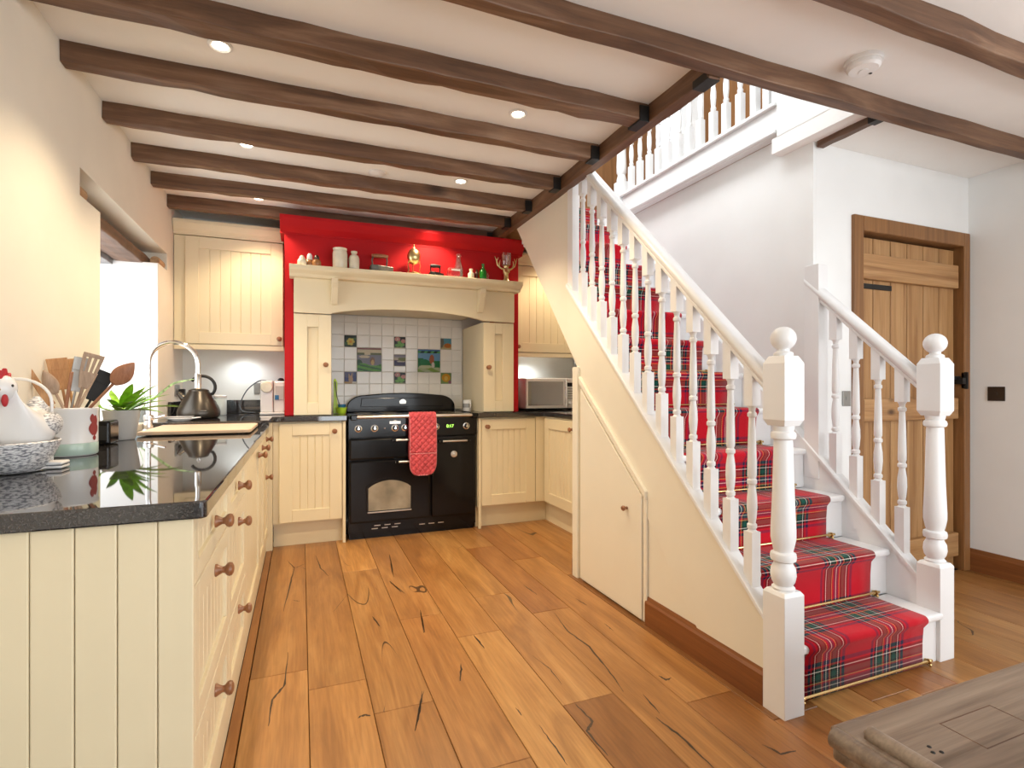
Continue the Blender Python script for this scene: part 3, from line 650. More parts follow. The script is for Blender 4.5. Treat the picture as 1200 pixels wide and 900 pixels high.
# boarded end panel
t = thing('end_panel', 'cream tongue-and-groove end panel below the near worktop edge', 'panel', (-.5, 1.31, 0))
MB().box(XL + .003, XF + .02, 1.314, 1.324, 0, .86).build('backing', 'cream', t)
e = [XL + .003, -.775, -.704, -.633, -.562, -.491, -.420, -.349, -.279, -.213]
for a, b in zip(e, e[1:]):
    MB().box(a + .0008, b - .0008, 1.302, 1.314, 0, .86).build('board', 'cream', t, .0028)

def base_Y(x0, x1, label, d0, d1, knx, yf=4.10, rest=None):
    t = thing('base_cabinet', label, 'cabinet', ((x0 + x1) / 2, yf, 0))
    MB().box(x0, x1, yf + .001, YB - .004, .17, .893).build('body', 'cream', t)
    MB().box(x0, x1 + (.05 if x1 > 1.9 else 0), yf + .055, yf + .075, 0, .17).build('plinth', 'cream', t)
    front(t, BY(yf), d0, d1, .18, .882, [(knx, .822)], '-Y', rl=.085, pitch=.055)
    return t
t = base_Y(-.185, .305, 'cream base cabinet with one beaded door left of the range cooker', -.145, .277, .225)
MB().box(.282, .303, 4.075, 4.10, 0, .893).build('filler', 'cream', t, .002)
t = base_Y(1.325, 1.925, 'cream base cabinet with one beaded door right of the range cooker', 1.355, 1.83, 1.40)
MB().box(1.328, 1.350, 4.075, 4.10, 0, .893).build('filler', 'cream', t, .002)
MB().box(1.835, 1.925, 4.08, 4.10, .18, .893).build('filler', 'cream', t, .002)
t = thing('base_cabinet', 'cream base cabinet with beaded doors in the alcove under the stairs', 'cabinet', (2.2, 3.5, 0))
MB().box(1.925, HX - .004, 2.87, 4.098, .17, .893).build('body', 'cream', t)
MB().box(1.962, 1.985, 2.87, 4.153, 0, .17).build('plinth', 'cream', t)
front(t, RXf(1.925), 3.49, 4.06, .18, .882, [(3.545, .822)], '-X', rl=.085, pitch=.055)
front(t, RXf(1.925), 2.88, 3.486, .18, .882, [(3.42, .822)], '-X', rl=.085, pitch=.055)

# worktops
def slab(name, poly, z0, z1, label):
    o = MB().prism(poly, 'Z', z0, z1).build(name, 'granite', None, .004); return tag(o, label, 'worktop')
slab('worktop', [(XL + .003, 1.285), (-.196, 1.285), (-.187, 1.294), (-.187, 3.622), (XL + .003, 3.622)], .862, .90, 'polished black granite worktop along the window wall with wooden utensils')
t = thing('worktop', 'raised black granite worktop carrying the kettle and coffee machine', 'worktop', (-.4, 4.3, .895))
MB().prism([(XL + .003, 3.625), (-.187, 3.625), (-.187, 4.06), (.312, 4.06), (.312, YB - .003), (XL + .003, YB - .003)], 'Z', .896, .935).build('slab', 'granite', t, .004)
MB().box(XL + .003, -.116, YB - .024, YB - .003, .936, 1.04).box(XL + .003, XL + .022, 4.24, YB - .024, .936, 1.04).build('upstand', 'granite', t, .003)
t = thing('worktop', 'black granite worktop under the microwave beside the stairs', 'worktop', (2.1, 4.3, .895))
MB().prism([(1.318, 4.06), (1.905, 4.06), (1.905, 2.875), (HX - .004, 2.875), (HX - .004, YB - .003), (1.318, YB - .003)], 'Z', .896, .935).build('slab', 'granite', t, .004)
MB().box(1.72, HX - .004, YB - .024, YB - .003, .936, 1.04).build('upstand', 'granite', t, .003)

# wall cabinets
def wall_cab(x0, x1, d0, d1, kx, label, yf=4.42):
    t = thing('wall_cabinet', label, 'cabinet', ((x0 + x1) / 2, yf, 1.46))
    MB().box(x0, x1, yf, YB - .003, 1.455, 2.235).build('body', 'cream', t)
    MB().prism([(yf - .022, 2.238), (YB - .003, 2.238), (YB - .003, 2.34), (yf - .052, 2.34), (yf - .052, 2.315), (yf - .034, 2.275), (yf - .022, 2.26)], 'X', x0, x1).build('cornice', 'cream', t)
    MB().box(x0, x1, yf - .016, yf + .006, 1.415, 1.453).build('light_pelmet', 'cream', t, .003)
    front(t, BY(yf), d0, d1, 1.458, 2.232, [(kx, 1.505)], '-Y', rl=.085, pitch=.07)
wall_cab(XL + .004, -.125, -.775, -.13, -.155, 'cream wall cabinet with beaded door between window wall and red surround')
wall_cab(1.715, HX - .004, 1.76, 2.36, 1.80, 'cream wall cabinet with beaded door above the microwave')
def ucl(x, label):
    t = thing('under_cabinet_light', label, 'light', (x, 4.58, 1.455), 'lights under the wall cabinets')
    MB().lathe([(.034, 0), (.034, -.01), (.028, -.012)], (x, 4.58, 1.4545), 'Z', 24).build('ring', 'chrome', t, 0, True)
    MB().lathe([(.001, -.011), (.027, -.011)], (x, 4.58, 1.4545), 'Z', 20).build('lens', 'lamp', t)
    l = bpy.data.lights.new('cabinet_lamp', 'SPOT'); l.energy = 4.5; l.spot_size = R(150); l.spot_blend = .8; l.color = (.9, .97, 1); l.shadow_soft_size = .03
    o = bpy.data.objects.new('cabinet_lamp', l); COL.objects.link(o); o.parent = t; o.location = (0, 0, -.03)
ucl(-.42, 'round light under the wall cabinet above the kettle'); ucl(2.0, 'round light under the wall cabinet above the microwave')

# ------------------------------------------------------------------ mantel round the cooker
mt = thing('cooker_mantel', 'red and cream chimney surround with mantel shelf over the range cooker', 'mantelpiece', (.8, 4.4, .935))
MX0, MX1 = -.112, 1.705
for a, b in ((MX0, -.052), (1.652, MX1)): MB().box(a, b, 4.15, YB - .003, .937, 1.99).build('red_side', 'red', mt, .002)
MB().box(MX0, MX1, 4.15, YB - .003, 1.99, 2.25).build('red_panel', 'red', mt, .002)
MB().prism([(4.148, 2.25), (YB - .003, 2.25), (YB - .003, 2.368), (4.085, 2.368), (4.085, 2.345), (4.115, 2.295), (4.148, 2.262)], 'X', MX0 - .03, MX1 + .035).build('cornice', 'red', mt)
for x0, x1, kx, nm in ((-.05, .205, .165, 'L'), (1.385, 1.65, 1.425, 'R')):
    c = MB().box(x0, x1, 4.14, YB - .02, .937, 1.675).build('side_cabinet', 'cream', mt)
    d0 = MB(BY(4.138)); rl = .09 if nm == 'L' else .10
    d0.box(x0, x0 + rl, .94, 1.672, 0, .02).box(x1 - rl, x1, .94, 1.672, 0, .02).box(x0 + rl, x1 - rl, .94, 1.03, 0, .02).box(x0 + rl, x1 - rl, 1.58, 1.672, 0, .02)
    d = d0.build('door', 'cream', c, .0025)
    inst(KN['-Y'], 'knob', c, (kx, 4.118, 1.305))
arch = [(-.05, 1.935), (-.05, 1.678), (.205, 1.678)]
arch += [(.205 + (1.385 - .205) * i / 24, 1.682 + .055 * (1 - (2 * i / 24 - 1) ** 2) ** .8) for i in range(25)] + [(1.65, 1.678), (1.65, 1.935)]
fa = MB(); n = len(arch)
fa.prism(arch, 'Y', 4.105, 4.14).build('arched_fascia', 'cream', mt, .002)
MB().box(.205, 1.385, 4.142, YB - .02, 1.76, 1.80).build('hood_board', 'cream', mt)
MB().prism([(3.985, 2.0), (4.15, 2.0), (4.15, 1.925), (4.045, 1.925), (4.03, 1.945), (3.992, 1.965), (3.985, 1.975)], 'X', -.078, 1.68).build('mantel_shelf', 'cream', mt, .003)
for x in (.225, 1.345):
    MB().prism([(4.105, 1.924), (4.0, 1.924), (4.0, 1.89), (4.02, 1.86), (4.045, 1.80), (4.065, 1.76), (4.075, 1.745), (4.105, 1.745)], 'X', x - .022, x + .022).build('bracket', 'cream', mt, .003)

# tiled recess
YT = YB - .012
TP, TX0 = .1047, .2337
MB().box(.207, 1.384, YT + .006, YB, .937, 1.76).build('grout', 'grout', wb)
tile_me = {}
def put_tile(x0, x1, z0, z1):
    key = (round(x1 - x0, 3), round(z1 - z0, 3))
    if key not in tile_me:
        a, b = (x1 - x0) / 2 - .0012, (z1 - z0) / 2 - .0012; c = .0025
        m = MB().add([(-a, .006, -b), (a, .006, -b), (a, .006, b), (-a, .006, b), (-a, .002, -b), (a, .002, -b), (a, .002, b), (-a, .002, b), (-a + c, 0, -b + c), (a - c, 0, -b + c), (a - c, 0, b - c), (-a + c, 0, b - c)],
                     [(8, 9, 10, 11)] + [(k, (k + 1) % 4, 4 + (k + 1) % 4, 4 + k) for k in range(4)] + [(4 + k, 4 + (k + 1) % 4, 8 + (k + 1) % 4, 8 + k) for k in range(4)])
        tile_me[key] = mesh_of(m, 'tile', False)
    inst(tile_me[key], 'tile', wb, ((x0 + x1) / 2, YT, (z0 + z1) / 2))
def lp(c1, c2, t): return tuple(lerp(a, b, max(0, min(1, t))) for a, b in zip(c1, c2))
def blob(x, z, cx, cz, rx, rz): return ((x - cx) / rx) ** 2 + ((z - cz) / rz) ** 2 < 1
DG, GR, PK, CR = (.012, .03, .01), (.10, .32, .05), (.62, .28, .26), (.74, .66, .48)
def p_daff(x, z):
    c = DG
    if blob(x, z, .3, .3, .3, .14) or blob(x, z, .75, .7, .25, .07): c = (.05, .16, .03)
    for a in range(6):
        if blob(x, z, .52 + .2 * math.cos(a), .45 + .2 * math.sin(a), .13, .12): c = (.72, .62, .12)
    if blob(x, z, .52, .45, .12, .12): c = (.75, .36, .03)
    return c
def p_prim(x, z):
    c = (.015, .02, .012)
    if abs(x - .5 - .25 * math.sin(z * 4)) < .1 and z < .6: c = GR
    if blob(x, z, .3, .25, .22, .12) or blob(x, z, .68, .3, .24, .13) or blob(x, z, .45, .5, .16, .16): c = (.16, .42, .08)
    if blob(x, z, .3, .78, .24, .2) or blob(x, z, .8, .62, .2, .17): c = PK
    if blob(x, z, .3, .78, .07, .06): c = CR
    if z < .1: c = (.5, .56, .34)
    return c
def p_lake(x, z):
    if z > .72: return lp((.34, .32, .36), (.16, .14, .24), (z - .72) * 3)
    if blob(x, z, .75, .6, .4, .18): return (.18, .2, .05)
    if z > .5: return (.52, .48, .40)
    if blob(x, z, .6, .4, .35, .07): return (.62, .58, .5)
    return (.045, .03, .11)
def p_hare(x, z):
    c = (.05, .06, .22) if not blob(x, z, .3, .8, .5, .3) else (.12, .12, .26)
    if z < .18: c = (.80, .78, .73) if x > .62 else (.55, .36, .16)
    if blob(x, z, .52, .35, .17, .33) or blob(x, z, .38, .66, .05, .2) or blob(x, z, .62, .7, .05, .2): c = (.56, .37, .22)
    return c
def p_fox(x, z):
    c = (.12, .34, .46) if z > .45 else (.50, .40, .18)
    if blob(x, z, .1, .65, .2, .5): c = (.16, .16, .14)
    if blob(x, z, .66, .35, .34, .2): c = (.50, .17, .04)
    if z < .12: c = (.55, .50, .28)
    return c
def p_leaf(x, z):
    c = (.22, .34, .12)
    if blob(x, z, .5, .55, .38, .36): c = (.72, .36, .04)
    if blob(x, z, .5, .5, .17, .2): c = (.78, .55, .12)
    if abs(x - .85) < .12 and z < .3: c = (.3, .15, .2)
    return c
def p_hills(x, z):
    if z > .93: return (.26, .09, .09)
    if z > .78: return CR
    if z > .70: return (.14, .17, .07) if (x < .3 or x > .55) else CR
    hill = .30 + .05 * math.sin(x * 7)
    if z < hill: return (.12, .40, .03) if math.sin((x * 2 + z * 9) * 4) > -.3 else (.02, .13, .015)
    if blob(x, z, .08, .36, .13, .14): return (.02, .09, .02)
    if blob(x, z, .63, .44, .10, .17): return (.28, .14, .07) if not blob(x, z, .63, .38, .06, .12) else (.66, .48, .2)
    if blob(x, z, .3, .62, .22, .06): return CR
    return (.24, .24, .32)
def p_bird(x, z):
    if z > .92: return (.06, .18, .42)
    if z > .83: return (.01, .04, .02) if math.sin(x * 22 - z * 18) > -.2 else (.1, .4, .12)
    c = (.16, .36, .60) if z > .5 else (.02, .20, .06)
    if z <= .6 and blob(x, z, .1, .5, .16, .2): c = (.02, .18, .06)
    if blob(x, z, .3, .45, .2, .12): c = (.02, .22, .08)
    if z < .22: c = (.22, .36, .08) if math.sin(x * 9 + z * 20) > 0 else (.42, .5, .3)
    if blob(x, z, .35, .24, .3, .07): c = (.55, .60, .38)
    if blob(x, z, .62, .56, .11, .2): c = (.38, .12, .05)
    if blob(x, z, .68, .32, .07, .12): c = (.74, .72, .66)
    return c
def picture_tile(x0, z0, s, fn, N=30):
    a = s / 2 - .0012; c = .0025; vs = []; fs = []
    for j in range(N + 1):
        for i in range(N + 1): vs.append((-a + c + (2 * a - 2 * c) * i / N, 0, -a + c + (2 * a - 2 * c) * j / N))
    for j in range(N):
        for i in range(N): fs.append((j * (N + 1) + i, j * (N + 1) + i + 1, (j + 1) * (N + 1) + i + 1, (j + 1) * (N + 1) + i))
    me = bpy.data.meshes.new('painted_tile')
    k = len(vs); vs += [(-a, .006, -a), (a, .006, -a), (a, .006, a), (-a, .006, a)]
    cn = [0, N, (N + 1) * (N + 1) - 1, (N + 1) * N]
    fs += [(k + q, k + (q + 1) % 4, cn[(q + 1) % 4], cn[q]) for q in range(4)]
    me.from_pydata(vs, [], fs)
    at = me.color_attributes.new('print', 'FLOAT_COLOR', 'CORNER')
    for p in me.polygons:
        cx = sum(vs[v][0] for v in p.vertices) / 4; cz = sum(vs[v][2] for v in p.vertices) / 4
        col = tuple(c * .72 for c in fn(cx / (2 * a) + .5, cz / (2 * a) + .5)) if p.index < N * N else (.6, .58, .54)
        for l in p.loop_indices: at.data[l].color = (*col, 1)
    me.materials.append(MT['print'])
    inst(me, 'painted_tile', wb, (x0 + s / 2, YT - .001, z0 + s / 2))
ZR = 1.4845                                     # a joint line
zj = [.937] + [ZR + TP * k for k in range(-5, 3)]
deco = {(1, 6): p_daff, (1, 3): p_hare, (5, 6): p_prim, (5, 3): p_prim, (9, 6): p_fox, (9, 3): p_leaf}
big = {(2, 4): p_hills, (7, 4): p_bird}
skip = {(i + a, j + b) for (i, j) in big for a in (0, 1) for b in (0, 1)}
for i in range(11):
    x0 = TX0 + TP * i
    if i == 10: x1 = 1.383
    else: x1 = x0 + TP
    for j in range(len(zj) - 1):
        if (i, j) in deco: picture_tile(x0, zj[j], TP, deco[(i, j)])
        elif (i, j) in big: picture_tile(x0, zj[j], TP * 2, big[(i, j)], 44)
        elif (i, j) in skip: continue
        elif i == 5 and j in (4, 5): continue
        else: put_tile(x0, x1, zj[j], zj[j + 1])
x5 = TX0 + TP * 5
put_tile(x5, x5 + TP, zj[4], zj[4] + TP / 2); picture_tile(x5, zj[4] + TP / 2, TP, p_lake); put_tile(x5, x5 + TP, zj[4] + TP * 1.5, zj[6])
for j in range(len(zj) - 1): put_tile(.208, TX0, zj[j], zj[j + 1])
for i in range(11): put_tile(TX0 + TP * i, TX0 + TP * (i + 1) if i < 10 else 1.383, zj[-1], 1.757)

# ------------------------------------------------------------------ range cooker
CX0, CX1, CYF = .322, 1.312, 4.075
ck = thing('range_cooker', 'black range cooker with steel trim under the red mantel', 'cooker', (.817, 4.1, 0))
MB().box(CX0, CX1, CYF + .03, 4.70, .045, .915).build('body', 'black', ck, .004)
MB().box(CX0 + .01, CX1 - .01, CYF + .055, 4.68, 0, .045).build('plinth', 'black', ck)
MB().box(CX0 + .002, CX1 - .002, CYF - .002, 4.66, .9155, .929).build('hob', 'black', ck, .003)
for x in (.47, .67, .97, 1.16):
    for y in (4.27, 4.5): MB().lathe([(.075, 0), (.08, .002), (.06, .003), (.001, .003)], (x, y, .9292), 'Z', 28).build('hob_ring', 'ovenglass', ck, 0, True)
# arched splashback
sb = [(CX0 + .028, .93), (CX0 + .03, .97)] + [(CX0 + .03 + .15 * (1 - math.cos(R(9 * i))), .97 + .105 * math.sin(R(9 * i))) for i in range(1, 10)]
sb += [(lerp(CX0 + .18, CX1 - .18, i / 8), 1.075 + .018 * math.sin(PI * i / 8)) for i in range(0, 9)]
sb += [(CX1 - x + CX0, z) for x, z in reversed(sb[2:11])] + [(CX1 - .03, .97), (CX1 - .028, .93)]
sp = MB().prism(sb, 'Y', 4.62, 4.70).build('splashback', 'black', ck, .008, seg=3)
MB().prism([(CX0 + .14, .975), (CX0 + .15, 1.05), (CX1 - .15, 1.05), (CX1 - .14, .975)], 'Y', 4.612, 4.62).build('splash_panel', 'black', sp, .004)
MB().prism([(.79, 1.0), (.84, 1.0), (.845, 1.02), (.83, 1.035), (.815, 1.04), (.80, 1.035), (.785, 1.02)], 'Y', 4.607, 4.612).build('crest_badge', 'steel', sp)
# control panel
MB().box(CX0, CX1, CYF + .006, CYF + .03, .765, .912).build('control_panel', 'black', ck, .003)
MB().box(.62, .705, CYF + .0, CYF + .006, .862, .885).prism([(.64, .885), (.685, .885), (.6625, .893)], 'Y', CYF + .0, CYF + .006).build('name_badge', 'steel', ck, .002)
kp0 = [(.027, 0), (.027, .004), (.021, .006), (.019, .0065)]
for u, v in ((420, 502.5), (439, 502), (463, 501.5), (474.5, 501), (511, 500), (546.5, 499)):
    x, z = PY(u, v, CYF)
    k = MB().lathe(kp0, (x, CYF + .006, z), '-Y', 28).build('dial', 'chrome', ck, 0, True)
    MB().lathe([(.0195, .0066), (.0195, .008), (.001, .008)], (x, CYF + .006, z), '-Y', 24).build('dial_face', 'blackmatt', k, 0, True)
    MB().lathe([(.010, .008), (.010, .026), (.008, .03), (.001, .03)], (x, CYF + .006, z), '-Y', 18).box(x - .003, x + .003, CYF - .025, CYF - .0, z - .002, z + .018).build('dial_grip', 'chrome', k, 0, True)
x, z = PY(451, 502, CYF); MB().ball((x, CYF + .004, z), .008, .006, .006).build('switch', 'chrome', ck, 0, True)
x, z = PY(527.5, 499.5, CYF)
dsp = MB().box(x - .045, x + .045, CYF + .002, CYF + .006, z - .02, z + .022).build('display', 'black', ck, .001)
def text(body, size, loc, rot, mat, name, parent, ext=.0008):
    c = bpy.data.curves.new(name, 'FONT'); c.body = body; c.size = size; c.align_x = 'CENTER'; c.align_y = 'CENTER'; c.extrude = ext
    o = bpy.data.objects.new(name, c); COL.objects.link(o); bpy.context.view_layer.update()
    me = bpy.data.meshes.new_from_object(o.evaluated_get(bpy.context.evaluated_depsgraph_get())); bpy.data.objects.remove(o)
    me.materials.append(MT[mat]); q = bpy.data.objects.new(name, me); COL.objects.link(q); q.parent = parent
    o0 = origin(parent); q.location = tuple(loc[i] - o0[i] for i in range(3)); q.rotation_euler = rot
    return q
text('0:17', .034, (x, CYF + .0015, z + .001), (PI / 2, 0, 0), 'led', 'clock_digits', dsp)
# rail
MB().cyl(.013, (0, CYF - .05, .922), CX0 + .055, CX1 - .05, 'X', 16).build('towel_rail', 'steel', ck, 0, True)
for x in (CX0 + .035, CX1 - .035): MB().box(x - .022, x + .022, CYF - .066, CYF + .004, .898, .938).build('rail_bracket', 'black', ck, .006)
def odoor(x0, x1, z0, z1, name, handle=None, bev=.014):
    d = MB().box(x0, x1, CYF, CYF + .029, z0, z1).build(name, 'black', ck, bev, seg=2)
    if handle:
        a, b, zz = handle
        MB().cyl(.0085, (0, CYF - .035, zz), a, b, 'X', 14).build('handle', 'steel', d, 0, True)
        for x in (a + .012, b - .012): MB().box(x - .012, x + .012, CYF - .045, CYF + .002, zz - .012, zz + .012).build('handle_mount', 'black', d, .004)
    return d
odoor(CX0 + .006, .912, .60, .758, 'grill_door', (.64, .90, .742))
od = odoor(CX0 + .006, .932, .128, .592, 'oven_door', (.66, .90, .577))
rd = odoor(.946, CX1 - .006, .128, .758, 'tall_oven_door', (1.00, 1.245, .72))
x, z = PY(532, 532, CYF); MB().lathe([(.026, 0), (.026, .004), (.02, .006), (.02, .004), (.012, .004), (.010, .008), (.001, .009)], (x, CYF - .0, z), '-Y', 28).build('round_badge', 'steel', rd, 0, True)
a0, zb = PY(431.5, 599, CYF); a1, _ = PY(481, 596, CYF); zt = PY(456, 560, CYF)[1]
def archp(g):
    p = [(a0 - g, zb - g), (a1 + g, zb - g), (a1 + g, zt - .07 + g)]
    p += [(lerp(a1 + g, a0 - g, i / 12), zt - .07 + g + .055 * math.sin(PI * i / 12) ** .75) for i in range(1, 12)] + [(a0 - g, zt - .07 + g)]
    return p
MB().prism(archp(.014), 'Y', CYF - .006, CYF + .004).build('window_surround', 'black', od, .003)
MB().prism(archp(0), 'Y', CYF - .0085, CYF - .0062).build('oven_window', 'ovenglass', od)
MB().box(a0 - .006, a1 + .006, CYF - .014, CYF - .006, zb - .016, zb - .006).build('window_sill', 'steel', od, .002)
for i in range(9):
    x = CX0 + .17 + (i % 3) * .075 + (i // 3 == 1) * .02 + (.36 if i > 5 else 0); z = .072 + (i // 3 % 2) * .022
    MB().box(x, x + .045, CYF + .0285, CYF + .0305, z, z + .006).build('vent_slot', 'steel', ck)

# oven glove over the rail
def glove():
    t = thing('oven_glove', 'red quilted double oven glove hung over the cooker rail', 'oven glove', (.88, CYF - .07, .5))
    x0, x1 = PY(480, 500, CYF - .06)[0], PY(510.5, 500, CYF - .06)[0]
    W = x1 - x0; yr, zr_ = CYF - .05, .922; pts = []
    for i in range(92):                                            # front length
        z = .475 + (.922 - .475) * i / 92; pts.append((yr - .020 - .014 * math.sin(PI * i / 92), z))
    for i in range(9):
        a = PI * i / 8; pts.append((yr - .020 * math.cos(a), zr_ + .020 * math.sin(a)))
    for i in range(1, 16): pts.append((yr + .020 + .0 * i, .922 - .022 * i))
    L = [0]
    for a, b in zip(pts, pts[1:]): L.append(L[-1] + math.hypot(a[0] - b[0], a[1] - b[1]))
    nx = 68; vs = []; fs = []
    for j, (y, z) in enumerate(pts):
        d = L[j]; sh = 1.0
        if d < .09: sh = math.sqrt(max(0, 1 - ((.09 - d) / .09) ** 2)) * .55 + .45
        if d == 0: sh = .42
        for i in range(nx + 1):
            q = (i / nx - .5) * sh; s = (i / nx) * W
            k1 = abs(math.sin(PI * (s + d) / .047)); k2 = abs(math.sin(PI * (s - d) / .047))
            bump = .011 * min(1, min(k1, k2) * 1.5) ** .7 * (0 if i in (0, nx) else 1)
            if .165 < d < .172: bump = -.001
            ny = -1 if j < 96 else 1
            vs.append(((x0 + x1) / 2 + q * W, y + ny * bump, z + (bump if 92 <= j < 100 else 0)))
    for j in range(len(pts) - 1):
        for i in range(nx): fs.append((j * (nx + 1) + i, j * (nx + 1) + i + 1, (j + 1) * (nx + 1) + i + 1, (j + 1) * (nx + 1) + i))
    o = MB().add(vs, fs).build('quilted_cloth', 'glove', t, 0, True, ang=80)
    md = o.modifiers.new('thick', 'SOLIDIFY'); md.thickness = .005; md.offset = 0
    edge = [vs[j * (nx + 1)] for j in range(101, -1, -1)] + [vs[i] for i in range(0, nx + 1, 4)] + [vs[j * (nx + 1) + nx] for j in range(0, 102)]
    MB().tube(edge, .0042, 8).build('piping', 'glovetrim', t, 0, True)
    j = min(range(90), key=lambda k: abs(L[k] - .168)); MB().tube([(p[0], p[1] - .011, p[2]) for p in vs[j * (nx + 1):(j + 1) * (nx + 1)]], .003, 6).build('cuff_piping', 'glovetrim', t, 0, True)
glove()

# ------------------------------------------------------------------ things on the mantel shelf
SH, SY = 2.0015, 4.06
def sx(u): return PY(u, 320, SY)[0]
def lat(name, prof, c, mat, parent=None, n=22, axis='Z'): return MB().lathe(prof, c, axis, n).build(name, mat, parent, 0, True, ang=40)
def single(o, label, cat, group=None): return tag(o, label, cat, group)
GS = 'things along the mantel shelf'
for u, mats, lb, h in ((354, ('stone', 'brown_glaze', 'stone'), 'small cream lidded pot at the end of the mantel shelf', .075), (363, ('ceramic', 'brown_glaze', 'ceramic'), 'small white-topped salt pot between two little pots on the mantel', .10), (371, ('brown_glaze', 'dark_glaze', 'dark_glaze'), 'small dark-topped brown pot next to the salt pot on the mantel', .085)):
    x = sx(u); y = SY - .02 + (.03 if u == 363 else 0); t = thing('miniature_pot', lb, 'pot', (x, y, SH), 'trio of miniature pots')
    lat('body', [(.024, 0), (.031, .012), (.031, .03), (.026, .046), (.017, .052)], (x, y, SH), mats[0] if u != 363 else 'brown_glaze', t)
    lat('cap', [(.017, .050), (.02, .056), (.018, h - .016), (.009, h - .002), (.001, h)], (x, y, SH), mats[2], t)
x = sx(398.5); single(lat('stoneware_jar', [(.046, 0), (.051, .01), (.052, .11), (.049, .128), (.046, .134), (.050, .142), (.050, .150), (.044, .152), (.042, .13), (.001, .128)], (x, SY, SH), 'stone'), 'wide cream stoneware jar on the mantel shelf', 'jar')
x = sx(415); single(lat('stoneware_bottle', [(.031, 0), (.036, .01), (.037, .088), (.030, .106), (.019, .114), (.018, .122), (.023, .126), (.023, .138), (.016, .14), (.001, .138)], (x, SY, SH), 'stone'), 'cream stoneware bottle with narrow neck beside the wide jar', 'bottle')
def flatiron(u, lb, m, mh, s=1.0, y=SY + .01):
    x = sx(u); t = thing('flat_iron', lb, 'iron', (x, y, SH))
    MB().prism([(x - .075 * s, y - .04), (x - .02 * s, y - .045), (x + .10 * s, y), (x - .02 * s, y + .045), (x - .075 * s, y + .04)], 'Z', SH, SH + .05 * s).build('base', m, t, .006)
    MB().tube([(x - .055 * s, y, SH + .045 * s), (x - .062 * s, y, SH + .09 * s), (x - .05 * s, y, SH + .125 * s)], .006, 8).tube([(x + .045 * s, y, SH + .045 * s), (x + .05 * s, y, SH + .09 * s), (x + .045 * s, y, SH + .12 * s)], .006, 8).build('handle_posts', m, t, 0, True)
    MB().lathe([(.010, -.06 * s), (.014, -.03 * s), (.015, 0), (.014, .03 * s), (.010, .06 * s)], (x - .003, y, SH + .125 * s), 'X', 14).build('handle', mh, t, 0, True)
flatiron(446, 'old grey flat iron with brown wooden handle on the mantel', 'grey_iron', 'knob', 1.0)
flatiron(511, 'low black flat iron on the mantel next to the gilt egg', 'iron', 'blackmatt', .68)
x = sx(485); t = thing('gilt_egg', 'gilt egg ornament on three-legged stand at the middle of the mantel', 'ornament', (x, SY, SH))
MB().ball((x, SY, SH + .14), .052, .052, .063, 24, 16).build('egg', 'gold', t, 0, True)
MB().lathe([(.012, .2), (.008, .208), (.004, .212), (.006, .22), (.001, .235)], (x, SY, SH), 'Z', 12).tube([(x - .012, SY, SH + .205), (x, SY, SH + .222), (x + .012, SY, SH + .205)], .003, 6).build('finial', 'gold', t, 0, True)
for a in (200, 340, 90):
    ca, sa = math.cos(R(a)), math.sin(R(a))
    MB().tube([(x + .045 * ca, SY + .03 * sa, SH + .105), (x + .050 * ca, SY + .035 * sa, SH + .07), (x + .042 * ca, SY + .032 * sa, SH + .03), (x + .058 * ca, SY + .038 * sa, SH + .004)], .0045, 8).build('leg', 'gold', t, 0, True)
lat('ring', [(.040, .008), (.045, .012), (.040, .016), (.001, .014)], (x, SY, SH), 'gold', t)
x = sx(532); t = thing('glass_dish', 'low clear glass dish with red label on the mantel', 'dish', (x, SY - .01, SH))
MB().box(x - .062, x + .062, SY - .05, SY + .03, SH, SH + .075).build('glass', 'glass', t, .016, seg=3)
MB().box(x - .035, x + .035, SY - .0525, SY - .0508, SH + .012, SH + .045).build('red_label', 'redlabel', t)
MB().box(x - .035, x + .035, SY - .0528, SY - .051, SH + .05, SH + .06).build('pale_strip', 'ceramic', t)
x = sx(539); single(lat('glass_bottle', [(.036, 0), (.038, .01), (.038, .09), (.026, .13), (.019, .16), (.019, .19), (.023, .195), (.022, .203), (.017, .203), (.016, .16), (.034, .088), (.033, .008), (.001, .008)], (x, SY + .045, SH), 'glass'), 'tall clear glass milk bottle behind the glass dish', 'bottle')
x = sx(552); single(lat('small_bottle', [(.022, 0), (.025, .006), (.025, .045), (.013, .058), (.012, .07), (.015, .074), (.015, .084), (.001, .085)], (x, SY, SH), 'stone'), 'small beige bottle on the mantel between milk bottle and green bottle', 'bottle')
x = sx(559.5); single(lat('small_vial', [(.014, 0), (.015, .004), (.015, .06), (.008, .07), (.009, .085), (.001, .086)], (x, SY + .02, SH), 'dark_glaze'), 'thin dark vial beside the green bottle on the mantel', 'bottle')
x = sx(566); single(lat('green_bottle', [(.026, 0), (.029, .006), (.029, .075), (.016, .092), (.010, .105), (.010, .12), (.013, .124), (.013, .132), (.001, .132)], (x, SY, SH), 'green_glass'), 'squat bright green glass bottle on the mantel', 'bottle')
x = sx(572.5); single(lat('small_vial', [(.014, 0), (.015, .004), (.015, .05), (.008, .058), (.009, .068), (.001, .068)], (x, SY + .03, SH), 'glass'), 'thin clear glass vial past the green bottle on the mantel', 'bottle')
x = sx(593); t = thing('stag_candle_holder', 'gilt stag head candle holder with glass cup on the mantel end', 'candle holder', (x, SY, SH))
MB().lathe([(.034, 0), (.03, .01), (.022, .02), (.020, .06), (.026, .085), (.028, .10), (.018, .115), (.022, .13), (.03, .134), (.001, .134)], (x, SY, SH), 'Z', 18, 1, .85).tube([(x, SY - .015, SH + .098), (x, SY - .045, SH + .085), (x, SY - .062, SH + .07)], [.022, .016, .010], 12).build('stag_head', 'gold', t, 0, True)
